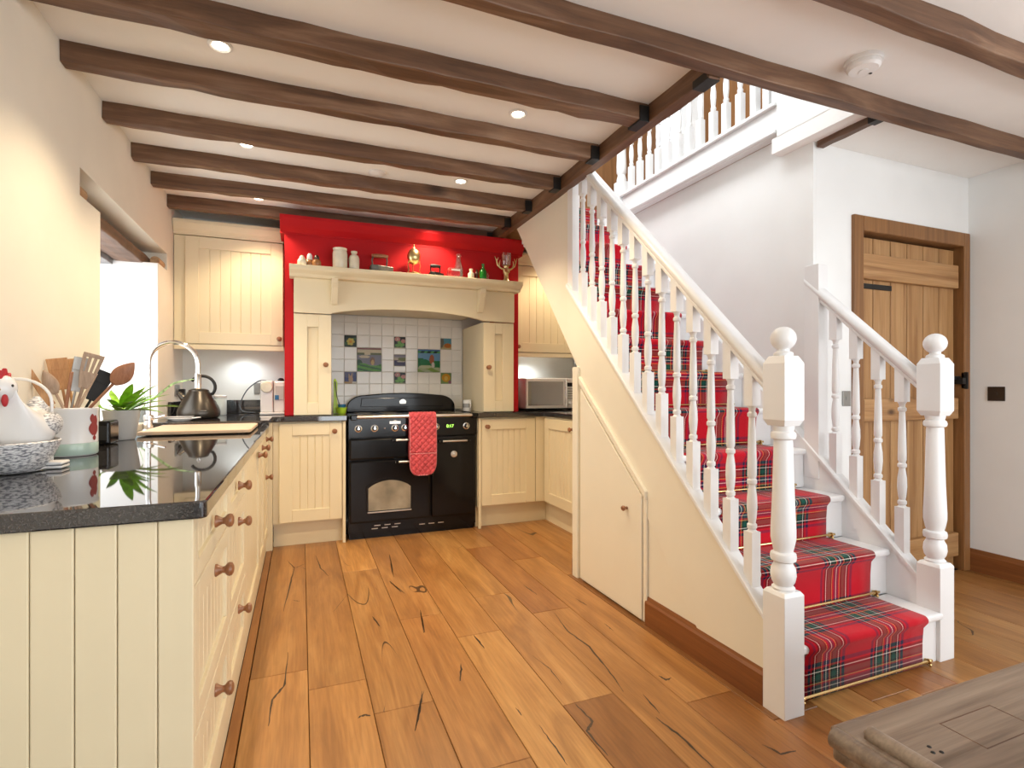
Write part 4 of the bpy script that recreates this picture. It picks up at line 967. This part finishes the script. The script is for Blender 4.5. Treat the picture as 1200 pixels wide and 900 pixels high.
for s in (-1, 1):
    MB().tube([(x + s * .018, SY, SH + .10), (x + s * .05, SY, SH + .115), (x + s * .075, SY, SH + .135), (x + s * .085, SY - .005, SH + .17), (x + s * .098, SY, SH + .205)], [.007, .0065, .006, .005, .002], 8).tube([(x + s * .06, SY, SH + .122), (x + s * .062, SY - .01, SH + .15), (x + s * .056, SY - .012, SH + .175)], [.005, .004, .002], 8).tube([(x + s * .083, SY, SH + .165), (x + s * .07, SY - .01, SH + .195)], [.004, .002], 8).build('antler', 'gold', t, 0, True)
    MB().ball((x + s * .03, SY - .01, SH + .105), .015, .006, .007, 10, 8).build('ear', 'gold', t, 0, True)
lat('glass_cup', [(.001, .136), (.036, .136), (.038, .14), (.042, .235), (.0395, .235), (.036, .142), (.001, .142)], (x, SY, SH), 'glass', t)

# ------------------------------------------------------------------ beside the cooker
x, y = .275, 4.33; ZW = .9365
t = thing('spoon_rest', 'lime green upright spoon rest left of the cooker', 'spoon rest', (x, y, ZW))
MB().lathe([(.03, 0), (.034, .01), (.036, .03), (.042, .05), (.039, .05), (.032, .03), (.03, .008), (.001, .008)], (x + .015, y - .02, ZW), 'Z', 20).build('cup', 'lime', t, 0, True)
MB().prism([(x - .045, ZW), (x - .012, ZW), (x - .008, ZW + .06), (x - .018, ZW + .12), (x - .012, ZW + .24), (x - .028, ZW + .275), (x - .042, ZW + .26), (x - .04, ZW + .12)], 'Y', y + .022, y + .034).build('back_plate', 'lime', t, .004)
t = thing('ladle', 'blue plastic ladle resting in the lime green spoon rest', 'ladle', (x, y, ZW))
MB().lathe([(.001, .036), (.018, .040), (.028, .055), (.031, .072), (.028, .072), (.016, .048), (.001, .044)], (x + .017, y - .02, ZW), 'Z', 18).build('bowl', 'blue', t, 0, True)
MB().tube([(x + .0, y - .005, ZW + .07), (x - .017, y + .005, ZW + .13), (x - .026, y + .008, ZW + .2), (x - .030, y + .008, ZW + .25)], [.006, .005, .006, .007], 8, .6).build('handle', 'cable', t, 0, True)
x, y = 1.335, 4.42
t = thing('mug', 'pale patterned mug on the worktop right of the cooker', 'mug', (x, y, ZW))
lat('cup', [(.034, 0), (.037, .004), (.038, .095), (.035, .095), (.034, .008), (.001, .008)], (x, y, ZW), 'ceramic', t)
lat('band', [(.0384, .03), (.0387, .034), (.0389, .062), (.0387, .066)], (x, y, ZW), 'greyplate', t)
MB().tube([(x + .012, y - .034 - .028 * math.sin(R(a)), ZW + .05 + .03 * math.cos(R(a))) for a in range(0, 181, 20)], .005, 8).build('handle', 'ceramic', t, 0, True)

# microwave
m0, m1 = PY(615, 450, 4.35)[0], PY(674, 450, 4.35)[0]; ZB = ZW + .012
t = thing('microwave', 'white microwave oven with mirrored door beside the stairs', 'microwave', ((m0 + m1) / 2, 4.5, ZW))
MB().box(m0, m1, 4.352, 4.70, ZB, ZB + .275).build('case', 'white_plastic', t, .008)
xd = lerp(m0, m1, .79)
d = MB().box(m0 + .002, xd, 4.33, 4.3515, ZB + .003, ZB + .272).build('door', 'white_plastic', t, .006)
mir = paint('mirror glass', (.42, .40, .38), .06, metal=1); MT['mirror'] = mir
MB().box(m0 + .022, xd - .028, 4.326, 4.330, ZB + .03, ZB + .245).build('mirror_window', 'mirror', d, .002)
MB().cyl(.009, (xd - .008, 4.306, 0), ZB + .01, ZB + .265, 'Z', 14).box(xd - .014, xd - .002, 4.306, 4.331, ZB + .02, ZB + .035).box(xd - .014, xd - .002, 4.306, 4.331, ZB + .24, ZB + .255).build('handle', 'chrome', d, 0, True)
MB().box(xd + .003, m1 - .002, 4.336, 4.3515, ZB + .003, ZB + .272).build('control_panel', 'white_plastic', t, .004)
MB().box(xd + .018, m1 - .022, 4.333, 4.336, ZB + .20, ZB + .235).build('display', 'black', t)
for i in range(5): MB().box(xd + .022, m1 - .026, 4.333, 4.336, ZB + .175 - i * .022, ZB + .184 - i * .022).build('button', 'greyplate', t, .001)
for i in range(2): MB().lathe([(.014, 0), (.013, .01), (.001, .011)], ((xd + m1) / 2 + (i - .5) * .036, 4.336, ZB + .05), '-Y', 16).build('dial', 'chrome', t, 0, True)
for a in (m0 + .03, m1 - .03):
    for b in (4.37, 4.67): MB().cyl(.012, (a, b, ZW), 0, .0125, 'Z', 10).build('foot', 'blackmatt', t)
x = 1.765; t = thing('toaster', 'small white appliance between the red surround and the microwave', 'appliance', (x, 4.55, ZW))
MB().box(x - .045, x + .055, 4.45, 4.68, ZW, ZW + .24).build('case', 'white_plastic', t, .014, seg=3)
MB().box(x - .03, x + .04, 4.446, 4.45, ZW + .08, ZW + .2).build('front_window', 'greyplate', t, .003)
MB().box(x - .04, x + .05, 4.47, 4.66, ZW + .24, ZW + .255).build('lid', 'blackmatt', t, .005)

# ------------------------------------------------------------------ things on the raised worktop
def curve_pts(P, n=10):
    out = []; P = [Vector(p) for p in P]
    for i in range(len(P) - 1):
        p0, p1, p2, p3 = P[max(i - 1, 0)], P[i], P[i + 1], P[min(i + 2, len(P) - 1)]
        for k in range(n):
            t = k / n; out.append(.5 * ((2 * p1) + (p2 - p0) * t + (2 * p0 - 5 * p1 + 4 * p2 - p3) * t * t + (3 * p1 - p0 - 3 * p2 + p3) * t ** 3))
    return out + [P[-1]]
kx, ky = PZ(233, 489.5, ZW)
t = thing('kettle', 'dark bronze pyramid kettle with looped handle on the raised worktop', 'kettle', (kx, ky, ZW))
MB().lathe([(.110, 0), (.122, .006), (.127, .02), (.128, .04), (.122, .062), (.098, .115), (.073, .160), (.062, .178)], (kx, ky, ZW), 'Z', 36).build('body', 'kettle', t, 0, True, ang=25)
MB().lathe([(.062, .176), (.060, .186), (.04, .194), (.001, .197)], (kx, ky, ZW), 'Z', 30).build('lid', 'kettle', t, 0, True)
MB().tube([(kx, ky, ZW + .196), (kx - .01, ky, ZW + .212), (kx, ky, ZW + .224), (kx + .01, ky, ZW + .212), (kx, ky, ZW + .197)], .0035, 8).build('lid_ring', 'chrome', t, 0, True)
MB().tube([(kx - .075, ky, ZW + .118), (kx - .105, ky, ZW + .150), (kx - .118, ky, ZW + .168)], [.026, .018, .014], 14).build('spout', 'kettle', t, 0, True)
hp = [(kx + .062, ky, ZW + .155)] + [(kx + .022 + .075 * math.cos(R(a)), ky, ZW + .205 + .075 * math.sin(R(a))) for a in range(-35, 150, 14)]
MB().tube(hp, .0125, 12, .8).build('handle', 'blackmatt', t, 0, True)
MB().box(kx + .028, kx + .065, ky - .1275, ky - .1215, ZW + .05, ZW + .054).build('maker_plate', 'chrome', t)
x, y = PZ(258, 486, ZW); y = 4.42; x = PY(258, 480, y)[0]
t = thing('storage_jar', 'pale glass storage canister behind the kettle', 'canister', (x, y, ZW))
lat('jar', [(.040, 0), (.043, .004), (.043, .12), (.038, .128)], (x, y, ZW), paint('pale blue glass', (.62, .72, .74), .08), t); lat('lid', [(.041, .126), (.044, .13), (.044, .142), (.03, .147), (.001, .147)], (x, y, ZW), 'white_plastic', t)
x0, x1 = PY(305, 470, 4.36)[0], PY(333.5, 470, 4.36)[0]
t = thing('coffee_machine', 'white pod coffee machine against the red surround', 'coffee machine', ((x0 + x1) / 2, 4.5, ZW))
MB().box(x0 - .003, x1, 4.34, 4.68, ZW, ZW + .018).build('base', 'white_plastic', t, .006)
xm = lerp(x0, x1, .52)
MB().box(x0, xm, 4.36, 4.66, ZW + .018, ZW + .255).build('pod_body', 'white_plastic', t, .010, seg=3)
MB().lathe([(.042, 0), (.042, .012), (.036, .02), (.001, .022)], ((x0 + xm) / 2, 4.362, ZW + .205), '-Y', 26).build('round_head', 'stone', t, 0, True)
MB().box(xm + .003, x1, 4.38, 4.66, ZW + .018, ZW + .25).build('tank', 'ceramic', t, .008)
MB().box(xm + .018, x1 - .006, 4.374, 4.380, ZW + .11, ZW + .215).build('label_panel', 'greyceramic', t, .002)
MB().box(xm + .012, xm + .04, 4.371, 4.374, ZW + .11, ZW + .145).build('blue_mark', 'blue', t)
lat('lid_knob', [(.022, .252), (.024, .262), (.014, .275), (.001, .277)], (x1 - .03, 4.5, ZW), 'blackmatt', t)
MB().tube(curve_pts([(x0 + .03, 4.56, ZW + .256), (x0 - .03, 4.57, ZW + .25), (x0 - .11, 4.60, ZW + .18), (x0 - .155, 4.62, ZW + .08), (x0 - .14, 4.60, ZW + .02), (x0 - .05, 4.55, ZW + .008)]), .0045, 8).build('cable', 'cable', t, 0, True)
def plate(name, c, sx_, sz, axis, label, cat, mat='greyplate', rocker=2):
    t = thing(name, label, cat, c)
    f = {'-Y': lambda s, q, n: (c[0] + s, c[1] - n, c[2] + q), 'X': lambda s, q, n: (c[0] + n, c[1] + s, c[2] + q), '-X': lambda s, q, n: (c[0] - n, c[1] + s, c[2] + q)}[axis]
    MB(f).box(-sx_, sx_, -sz, sz, 0, .007).build('face_plate', mat, t, .002)
    for i in range(rocker): MB(f).box(-.006 + (i - (rocker - 1) / 2) * .035, .006 + (i - (rocker - 1) / 2) * .035, -.008, .010, .007, .011).build('rocker', mat, t, .001)
    return t
x, z = PY(304, 455, YB); plate('power_socket', (x, YB - .001, z), .04, .042, '-Y', 'dark power socket on the wall beside the coffee machine', 'socket')
yk = 4.52; zk = PX(197, 458, XL)[1]
t = plate('power_socket', (XL + .001, yk, zk), .07, .042, 'X', 'dark power socket on the window-side wall with a plug', 'socket')
MB().box(XL + .009, XL + .05, yk + .01, yk + .055, zk - .035, zk + .012).build('plug', 'blackmatt', t, .006)
MB().tube(curve_pts([(XL + .045, yk + .03, zk - .02), (XL + .07, yk + .02, zk - .10), (XL + .055, yk, ZW + .05), (XL + .06, yk - .06, ZW + .012), (XL + .12, yk - .1, ZW + .008)]), .005, 8).build('flex', 'blackmatt', t, 0, True)
# soap dish and scoops
x, y = PZ(189, 491, ZW); x = max(x, -.74); y = min(y, 3.9)
single(lat('shallow_dish', [(.055, 0), (.06, .003), (.085, .018), (.082, .018), (.056, .006), (.001, .006)], (x + .02, y, ZW), 'greyceramic', None, 30), 'shallow pale grey dish behind the kitchen tap', 'dish')
x = PY(212, 490, 3.74)[0]
t = thing('spoon_tray', 'small white boat-shaped spoon tray in front of the kettle', 'dish', (x, 3.74, ZW))
MB().lathe([(.03, 0), (.034, .002), (.058, .016), (.055, .016), (.03, .006), (.001, .006)], (x, 3.74, ZW), 'Z', 26, 1.35, .62).build('bowl', 'ceramic', t, 0, True)
MB().tube([(x + .06, 3.74, ZW + .015), (x + .105, 3.735, ZW + .02)], [.014, .008], 10, .4).build('handle', 'ceramic', t, 0, True)

# ------------------------------------------------------------------ things on the near worktop
ZN = .9015
# chopping board
t = tag(MB().prism([(-.742, 3.06), (-.255, 3.06), (-.245, 3.09), (-.245, 3.56), (-.26, 3.59), (-.742, 3.59)], 'Z', ZN + .004, ZN + .022).build('chopping_board', 'board', None, .004), 'pale wooden chopping board lying over the sink', 'chopping board')
for a in (-.70, -.30):
    for b in (3.1, 3.55): MB().cyl(.012, (a, b, ZN), 0, .005, 'Z', 10).build('foot', 'blackmatt', t)
# tap
tx, ty = -.775, 3.42
t = thing('kitchen_tap', 'tall arched chrome kitchen tap beside the window', 'tap', (tx, ty, ZN))
MB().lathe([(.028, 0), (.028, .006), (.022, .012), (.021, .06), (.024, .064), (.024, .085), (.016, .09)], (tx, ty, ZN), 'Z', 24).build('base', 'chrome', t, 0, True)
R0 = .118
arc = [(tx, ty, ZN + .08), (tx, ty, ZN + .2), (tx, ty, ZN + .36)] + [(tx + R0 - R0 * math.cos(R(a)), ty, ZN + .37 + R0 * math.sin(R(a))) for a in range(0, 181, 12)] + [(tx + 2 * R0, ty, ZN + .31)]
MB().tube(arc, .0125, 14).build('spout', 'chrome', t, 0, True)
MB().lathe([(.0135, .315), (.0165, .31), (.0165, .235), (.012, .23)], (tx + 2 * R0, ty, ZN), 'Z', 18).build('spray_head', 'chrome', t, 0, True)
MB().tube([(tx + .02, ty, ZN + .07), (tx + .05, ty - .02, ZN + .075), (tx + .085, ty - .03, ZN + .085)], [.008, .006, .005], 10).build('lever', 'chrome', t, 0, True)
# utensil crock
ux, uy = -.757, 2.32
t = thing('utensil_crock', 'white stoneware crock with sage green foot holding wooden utensils', 'crock', (ux, uy, ZN))
lat('crock', [(.071, 0), (.075, .004), (.076, .045), (.077, .046), (.077, .155), (.079, .158), (.079, .166), (.075, .168), (.071, .164), (.070, .012), (.001, .012)], (ux, uy, ZN), 'greyceramic' if 0 else 'ceramic', t, 36)
lat('green_band', [(.0762, .004), (.0772, .006), (.0776, .042), (.0766, .044)], (ux, uy, ZN), 'sage', t, 36)
a0_ = R(-18)
for (da, z0, z1, w_) in ((0, .07, .12, .022), (.08, .10, .14, .012), (-.10, .115, .145, .010), (.02, .052, .07, .008)):
    pts = []
    for i in range(9):
        for s in (-1, 1): pass
    m = MB(); n = 8; vs = []
    for j in range(n + 1):
        tt = j / n; ww = w_ * math.sin(PI * (.12 + .8 * tt))
        for s in (-1, -.66, -.33, 0, .33, .66, 1):
            a = a0_ + da + s * ww / .078; vs.append((ux + .0782 * math.cos(a), uy + .0782 * math.sin(a), ZN + lerp(z0, z1, tt)))
    m.add(vs, [(7 * j + i, 7 * j + i + 1, 7 * j + i + 8, 7 * j + i + 7) for j in range(n) for i in range(6)]).build('rooster_motif', 'motif', t)
def stick(base, tip, label, name, cat, mat, head, hr=.02, hl=.07, r=.006):
    b = Vector(base); p = Vector(tip); d = (p - b).normalized(); t = thing(name, label, cat, tuple(b), 'wooden and metal utensils in the crock')
    e = p - d * hl * (1.0 if head != 'stick' else 0)
    MB().tube([b, b.lerp(e, .5), e], [r, r * .9, r * .85], 10, .7).build('handle', mat, t, 0, True)
    side = d.cross(Vector((-.35, .93, 0))).normalized(); nrm = side.cross(d).normalized()
    if head in ('spoon', 'ladle'):
        m = MB(); vs = []; fs = []; N = 12; K = 10
        for j in range(N + 1):
            tt = j / N; ww = hr * math.sin(PI * (.06 + .92 * tt) ** .85) if j else r
            for i in range(K + 1):
                q = i / K * 2 - 1; cup = -.35 * hr * (1 - q * q) * math.sin(PI * tt) * (1 if head == 'spoon' else 1.6)
                vs.append(tuple(e + d * (hl * tt) + side * (ww * q) + nrm * cup))
        for j in range(N):
            for i in range(K): fs.append((j * (K + 1) + i, j * (K + 1) + i + 1, (j + 1) * (K + 1) + i + 1, (j + 1) * (K + 1) + i))
        o = m.add(vs, fs).build('bowl', mat, t, 0, True, ang=80); md = o.modifiers.new('t', 'SOLIDIFY'); md.thickness = .005; md.offset = 0
    elif head in ('spatula', 'slotted', 'paddle'):
        w0, w1 = (r * 1.6, hr) if head != 'paddle' else (hr * .6, hr)
        def q3(s, l, n): return tuple(e + d * l + side * s + nrm * n)
        bars = [(-1, 1)] if head != 'slotted' else [(-1, -.62), (-.42, -.1), (.1, .42), (.62, 1)]
        m = MB(); th = .0035
        def quad(a, b, l0, l1):
            f0, f1 = lerp(w0, w1, min(1, l0 / hl * 1.5)), lerp(w0, w1, min(1, l1 / hl * 1.5))
            m.add([q3(a * f0, l0, -th), q3(b * f0, l0, -th), q3(b * f1, l1, -th), q3(a * f1, l1, -th), q3(a * f0, l0, th), q3(b * f0, l0, th), q3(b * f1, l1, th), q3(a * f1, l1, th)],
                  [(0, 1, 2, 3), (4, 5, 6, 7), (0, 1, 5, 4), (1, 2, 6, 5), (2, 3, 7, 6), (3, 0, 4, 7)])
        if head == 'slotted':
            quad(-1, 1, -.005, hl * .45); [quad(a, b, hl * .45, hl * .88) for a, b in bars]; quad(-1, 1, hl * .88, hl)
        else:
            quad(-1, 1, -.005, hl * .6); quad(-1, 1, hl * .6, hl)
        m.build('blade', mat, t, .001)
    return t
Z1 = ZN + .03
def tip(u, v, y): x, z = PY(u, v, y); return (x, y, z)
def bs(dx, dy): return (ux + dx, uy + dy, Z1)
stick(bs(.03, -.02), tip(26, 424, 2.27), 'curved pale wooden tongs leaning toward the ceramic hen', 'wooden_tongs', 'tongs', 'utensil', 'spatula', .011, .16, .008)
stick(bs(.05, -.04), tip(51, 434, 2.22), 'small wooden spoon with deep oval bowl in the crock', 'wooden_spoon', 'spoon', 'utensil_pale', 'spoon', .020, .085, .007)
stick(bs(.0, .03), tip(66, 420, 2.38), 'wide orange wooden paddle with a burnt motif in the crock', 'wooden_paddle', 'spatula', 'utensil', 'paddle', .030, .11, .007)
stick(bs(.01, .045), tip(76, 421, 2.42), 'flat orange wooden spatula behind the paddle', 'wooden_spatula', 'spatula', 'utensil', 'paddle', .026, .1, .007)
stick(bs(-.02, -.04), tip(84, 436, 2.25), 'plain reddish wooden stick handle standing in the crock', 'wooden_stirrer', 'utensil', 'utensil_dark', 'stick', .02, .07, .0085)
stick(bs(-.03, .02), tip(97, 419, 2.36), 'dark metal slice with long slots behind the slotted spatula', 'metal_slice', 'spatula', 'greyplate', 'paddle', .024, .12, .006)
stick(bs(-.01, -.05), tip(111, 415, 2.27), 'greyed wooden slotted spatula with a square head', 'slotted_spatula', 'spatula', 'utensil_pale', 'slotted', .030, .12, .008)
stick(bs(-.04, .0), tip(113, 438, 2.30), 'pale bare wooden handle leaning out beside the big spoon', 'wooden_stirrer', 'utensil', 'board', 'stick', .02, .07, .0075)
stick(bs(-.035, .035), tip(126, 436, 2.36), 'black nylon turner with pale edge in the crock', 'nylon_turner', 'spatula', 'blackmatt', 'paddle', .026, .11, .007)
stick(bs(-.05, -.02), tip(157, 425, 2.27), 'large reddish wooden spoon leaning out toward the plant', 'wooden_spoon', 'spoon', 'utensil_dark', 'spoon', .030, .10, .008)
# dark box beside the crock
x, y = PY(121, 510, 2.72)[0], 2.72
t = thing('speaker_box', 'small dark glossy box on the worktop between crock and plant pot', 'box', (x, y, ZN))
MB().box(x - .045, x + .04, y - .06, y + .06, ZN, ZN + .10).build('case', 'black', t, .01, seg=3); MB().box(x - .035, x + .03, y - .062, y - .06, ZN + .02, ZN + .08).build('grille', 'blackmatt', t)
# potted plant
px_, py_ = -.768, 2.93
t = thing('potted_plant', 'bright green leafy plant in pale grey tapered pot near the window', 'plant', (px_, py_, ZN))
lat('pot', [(.050, 0), (.054, .004), (.073, .135), (.069, .135), (.065, .118), (.001, .118)], (px_, py_, ZN), 'greyceramic', t, 28); lat('soil', [(.066, .117), (.04, .124), (.001, .125)], (px_, py_, ZN), 'soil', t)
rr = random.Random(5)
for i in range(24):
    a = rr.uniform(-1.6, .9) if i < 19 else rr.uniform(0, 6.28); L = rr.uniform(.15, .25); el = rr.uniform(.30, 1.1); wd = rr.uniform(.012, .02)
    c = Vector((px_, py_, ZN + .12)); hd = Vector((math.cos(a), math.sin(a), 0)); sd = Vector((-hd.y, hd.x, 0)); vs = []
    for j in range(8):
        q = j / 7; p = c + hd * (L * q * math.cos(el) + .01) + Vector((0, 0, L * q * math.sin(el) - .05 * q * q)); ww = wd * math.sin(PI * (.1 + .88 * q)) + .0008
        vs += [tuple(p - sd * ww + Vector((0, 0, ww * .35))), tuple(p), tuple(p + sd * ww + Vector((0, 0, ww * .35)))]
    vs = [(max(v[0], XL + .004), v[1], v[2]) for v in vs]
    MB().add(vs, [(3 * j + k, 3 * j + k + 1, 3 * j + k + 4, 3 * j + k + 3) for j in range(7) for k in (0, 1)]).build('leaf', 'leaf', t, 0, True, ang=80)
# spider plant leaf on the sill
t = thing('spider_plant', 'small sill plant with one long striped leaf arching behind the tap', 'plant', (-.86, 3.70, .937))
lat('pot', [(.030, 0), (.032, .004), (.042, .075), (.039, .075), (.036, .066), (.001, .066)], (-.895, 3.72, .9365), paint('blue grey glaze', (.36, .42, .46), .2), t)
def strap(P, w, name, mat):
    c = curve_pts(P, 8); vs = []
    for j, p in enumerate(c):
        q = j / (len(c) - 1); ww = w * math.sin(PI * (.12 + .85 * q)); vs += [(p.x, p.y - ww * .2, p.z - ww), tuple(p), (p.x, p.y - ww * .2, p.z + ww)]
    MB().add(vs, [(3 * j + k, 3 * j + k + 1, 3 * j + k + 4, 3 * j + k + 3) for j in range(len(c) - 1) for k in (0, 1)]).build(name, mat, t, 0, True, ang=80)
A = lambda u, v, y: (PY(u, v, y)[0], y, PY(u, v, y)[1])
strap([(-.895, 3.72, 1.0), A(178, 469, 3.74), A(192, 458, 3.78), A(205, 449, 3.82), A(229, 444, 3.85)], .010, 'leaf', 'leafpale')
strap([(-.895, 3.72, 1.0), A(168, 462, 3.66), A(163, 458, 3.6)], .008, 'leaf', 'leafpale')
for i, (u, y, h, m, lb) in enumerate(((158, 3.55, .085, 'blue', 'small blue washing-up bottle on the window sill'), (166, 3.60, .10, 'glass', 'clear glass tumbler on the window sill'))):
    x = -.92; single(lat('sill_bottle' if i == 0 else 'tumbler', [(.024, 0), (.026, .004), (.026, h * .7), (.016, h * .82), (.012, h)] if i == 0 else [(.024, 0), (.026, .004), (.031, h), (.028, h), (.024, .008), (.001, .008)], (x, y, .9365), m if m != 'blue' else paint('pale blue liquid', (.45, .60, .72), .1)), lb, 'bottle' if i == 0 else 'glass')

# hen on nest dish
hx, hy = -.751, 1.915
t = thing('hen_dish', 'ceramic white hen sitting on a grey speckled nest dish', 'dish', (hx, hy, ZN))
MB().lathe([(.060, 0), (.075, .004), (.100, .030), (.121, .065), (.128, .085), (.123, .088), (.115, .07), (.07, .02), (.001, .018)], (hx, hy, ZN), 'Z', 40, .75, 1.0).build('nest', 'speckle', t, 0, True)
def hen():
    F = lambda f, sd, z: (hx + sd, hy - f, ZN + z)                  # f toward the camera, sd sideways
    vs = []; fs = []; K = 20
    prof = [(-.118, .125, .02, .03), (-.105, .128, .045, .05), (-.08, .122, .068, .062), (-.04, .112, .080, .068), (0, .112, .080, .072), (.03, .124, .072, .074), (.05, .146, .058, .066), (.062, .174, .046, .05), (.068, .20, .036, .036), (.072, .225, .030, .030), (.074, .242, .022, .022), (.075, .252, .010, .010)]
    for (f, z, ry, rz) in prof:
        for i in range(K):
            a = 2 * PI * i / K; vs.append(F(f, ry * math.cos(a), max(z + rz * math.sin(a), .068)))
    n = len(prof)
    for j in range(n - 1):
        for i in range(K): fs.append((j * K + i, j * K + (i + 1) % K, (j + 1) * K + (i + 1) % K, (j + 1) * K + i))
    fs += [tuple(range(K)), tuple(range((n - 1) * K, n * K))]
    o = MB().add(vs, fs).build('hen_body', 'ceramic', t, 0, True, ang=80); md = o.modifiers.new('s', 'SUBSURF'); md.levels = 1; md.render_levels = 2
    hf = .068
    MB().ball(F(hf, 0, .236), .029, .034, .036, 18, 12).build('head', 'ceramic', t, 0, True)
    MB().prism([(hy - hf + a, ZN + b) for a, b in ((.03, .25), (.03, .28), (.016, .27), (.006, .292), (-.004, .274), (-.016, .286), (-.026, .255), (0, .255))], 'X', hx - .006, hx + .006).build('comb', 'redlabel', t, .003)
    MB().tube([F(hf + .028, 0, .234), F(hf + .052, 0, .226)], [.009, .001], 10).build('beak', 'brass', t, 0, True)
    for s_ in (-1, 1):
        MB().ball(F(hf + .022, s_ * .012, .204), .007, .010, .018, 10, 8).build('wattle', 'redlabel', t, 0, True)
        MB().ball(F(hf + .014, s_ * .025, .243), .003, .004, .004, 10, 6).build('eye', 'blackmatt', t, 0, True)
        MB().ball(F(-.045, s_ * .062, .130), .022, .066, .036, 16, 10).build('wing', 'speckle', t, 0, True)
    MB().tube([F(-.10, 0, .14), F(-.125, 0, .18), F(-.13, 0, .21)], [.034, .03, .008], 14).build('tail', 'speckle', t, 0, True)
hen()
ax = -.80
t = thing('wire_egg_stand', 'white wire hoop stand behind the ceramic hen', 'wire stand', (ax, 2.06, ZN))
c0 = PY(20, 500, 2.06)[0]
MB().tube([(c0 + .085 * math.cos(R(a)), 2.06, ZN + .19 + .075 * math.sin(R(a))) if 0 <= a <= 180 else (c0 + (.085 if a < 0 else -.085), 2.06, ZN + .006) for a in [-1] + list(range(0, 181, 12)) + [181]], .0045, 8).build('hoop', 'white_plastic', t, 0, True)
MB().tube([(c0 + .055 * math.cos(R(a)), 2.06 + .05 * math.sin(R(a)), ZN + .006) for a in range(0, 361, 20)], .0045, 8).box(c0 - .087, c0 + .087, 2.057, 2.063, ZN, ZN + .007).build('foot_ring', 'white_plastic', t, 0, True)
x, y = PZ(63, 548, ZN); x += .012
t = thing('phone_charger', 'small white rounded device lying beside the nest dish', 'device', (x, y, ZN))
MB().box(x - .032, x + .018, y - .03, y + .03, ZN, ZN + .009).build('case', 'white_plastic', t, .004, seg=3); MB().box(x - .031, x + .0175, y - .0295, y + .0295, ZN + .0091, ZN + .0105).build('seam', 'cable', t); MB().box(x - .032, x + .018, y - .03, y + .03, ZN + .0106, ZN + .02).build('top', 'white_plastic', t, .004, seg=3)
MB().tube(curve_pts([(x - .02, y - .03, ZN + .006), (x - .03, y - .07, ZN + .004), (x - .06, y - .11, ZN + .004)]), .003, 8).build('lead', 'white_plastic', t, 0, True)

# ------------------------------------------------------------------ switches in the hall, chest in the foreground
y, z = PX(1168, 461.5, XR); plate('light_switch', (XR - .001, y, z), .043, .043, '-X', 'bronze square light switch on the wall beside the pine door', 'switch', 'plate', 1)
x, z = PY(991, 467, HY); plate('light_switch', (x, HY - .001, z), .03, .042, '-Y', 'grey light switch seen between the balusters beside the door frame', 'switch', 'greyplate', 1)
ct = thing('wooden_chest', 'weathered oak chest with rounded lid edges in front of the stairs', 'chest', (1.4, .3, 0))
TZ = .50
ex, ey = PZ(962, 860, TZ - .012)
ex += .0; FY = PZ(1130, 793, TZ)[1]
MB().box(ex + .035, 2.1, -.25, FY - .035, .0, TZ - .055).build('body', 'chest', ct, .004)
lid = MB().box(ex + .03, 2.14, -.28, FY - .012, TZ - .028, TZ).build('lid', 'chest', ct, .006, seg=3)
MB().box(ex + .012, 2.13, -.27, FY - .02, TZ - .055, TZ - .028).build('under_moulding', 'chest', ct, .008, seg=3)
MB().tube([(ex + .018, FY - .022, TZ - .014), (ex + .018, -.28, TZ - .014)], .018, 16).build('bullnose', 'chest', lid, 0, True)
MB().tube([(ex + .06, FY - .055, TZ + .0), (ex + .06, FY - .06, TZ + .003), (ex + .06, -.28, TZ + .003)], [.008, .016, .016], 16).build('roll_moulding', 'chest', lid, 0, True)
MB().box(ex + .03, 2.14, FY - .014, FY - .002, TZ - .026, TZ - .006).build('edge_moulding', 'chest', lid, .006, seg=3)
gx, gy = ex + .22, FY - .16
for a, b, c, d in ((gx, gx + .16, gy, gy + .002), (gx, gx + .16, gy + .075, gy + .077), (gx, gx + .002, gy, gy + .077), (gx + .158, gx + .16, gy, gy + .077)):
    MB().box(a, b, c, d, TZ - .001, TZ + .0004).build('inlay_line', 'beam', lid)
for a, b in ((ex + .12, FY - .13), (ex + .135, FY - .135), (ex + .13, FY - .118)): MB().lathe([(.004, 0), (.003, .0015), (.001, .002)], (a, b, TZ), 'Z', 8).build('nail_head', 'iron', lid)
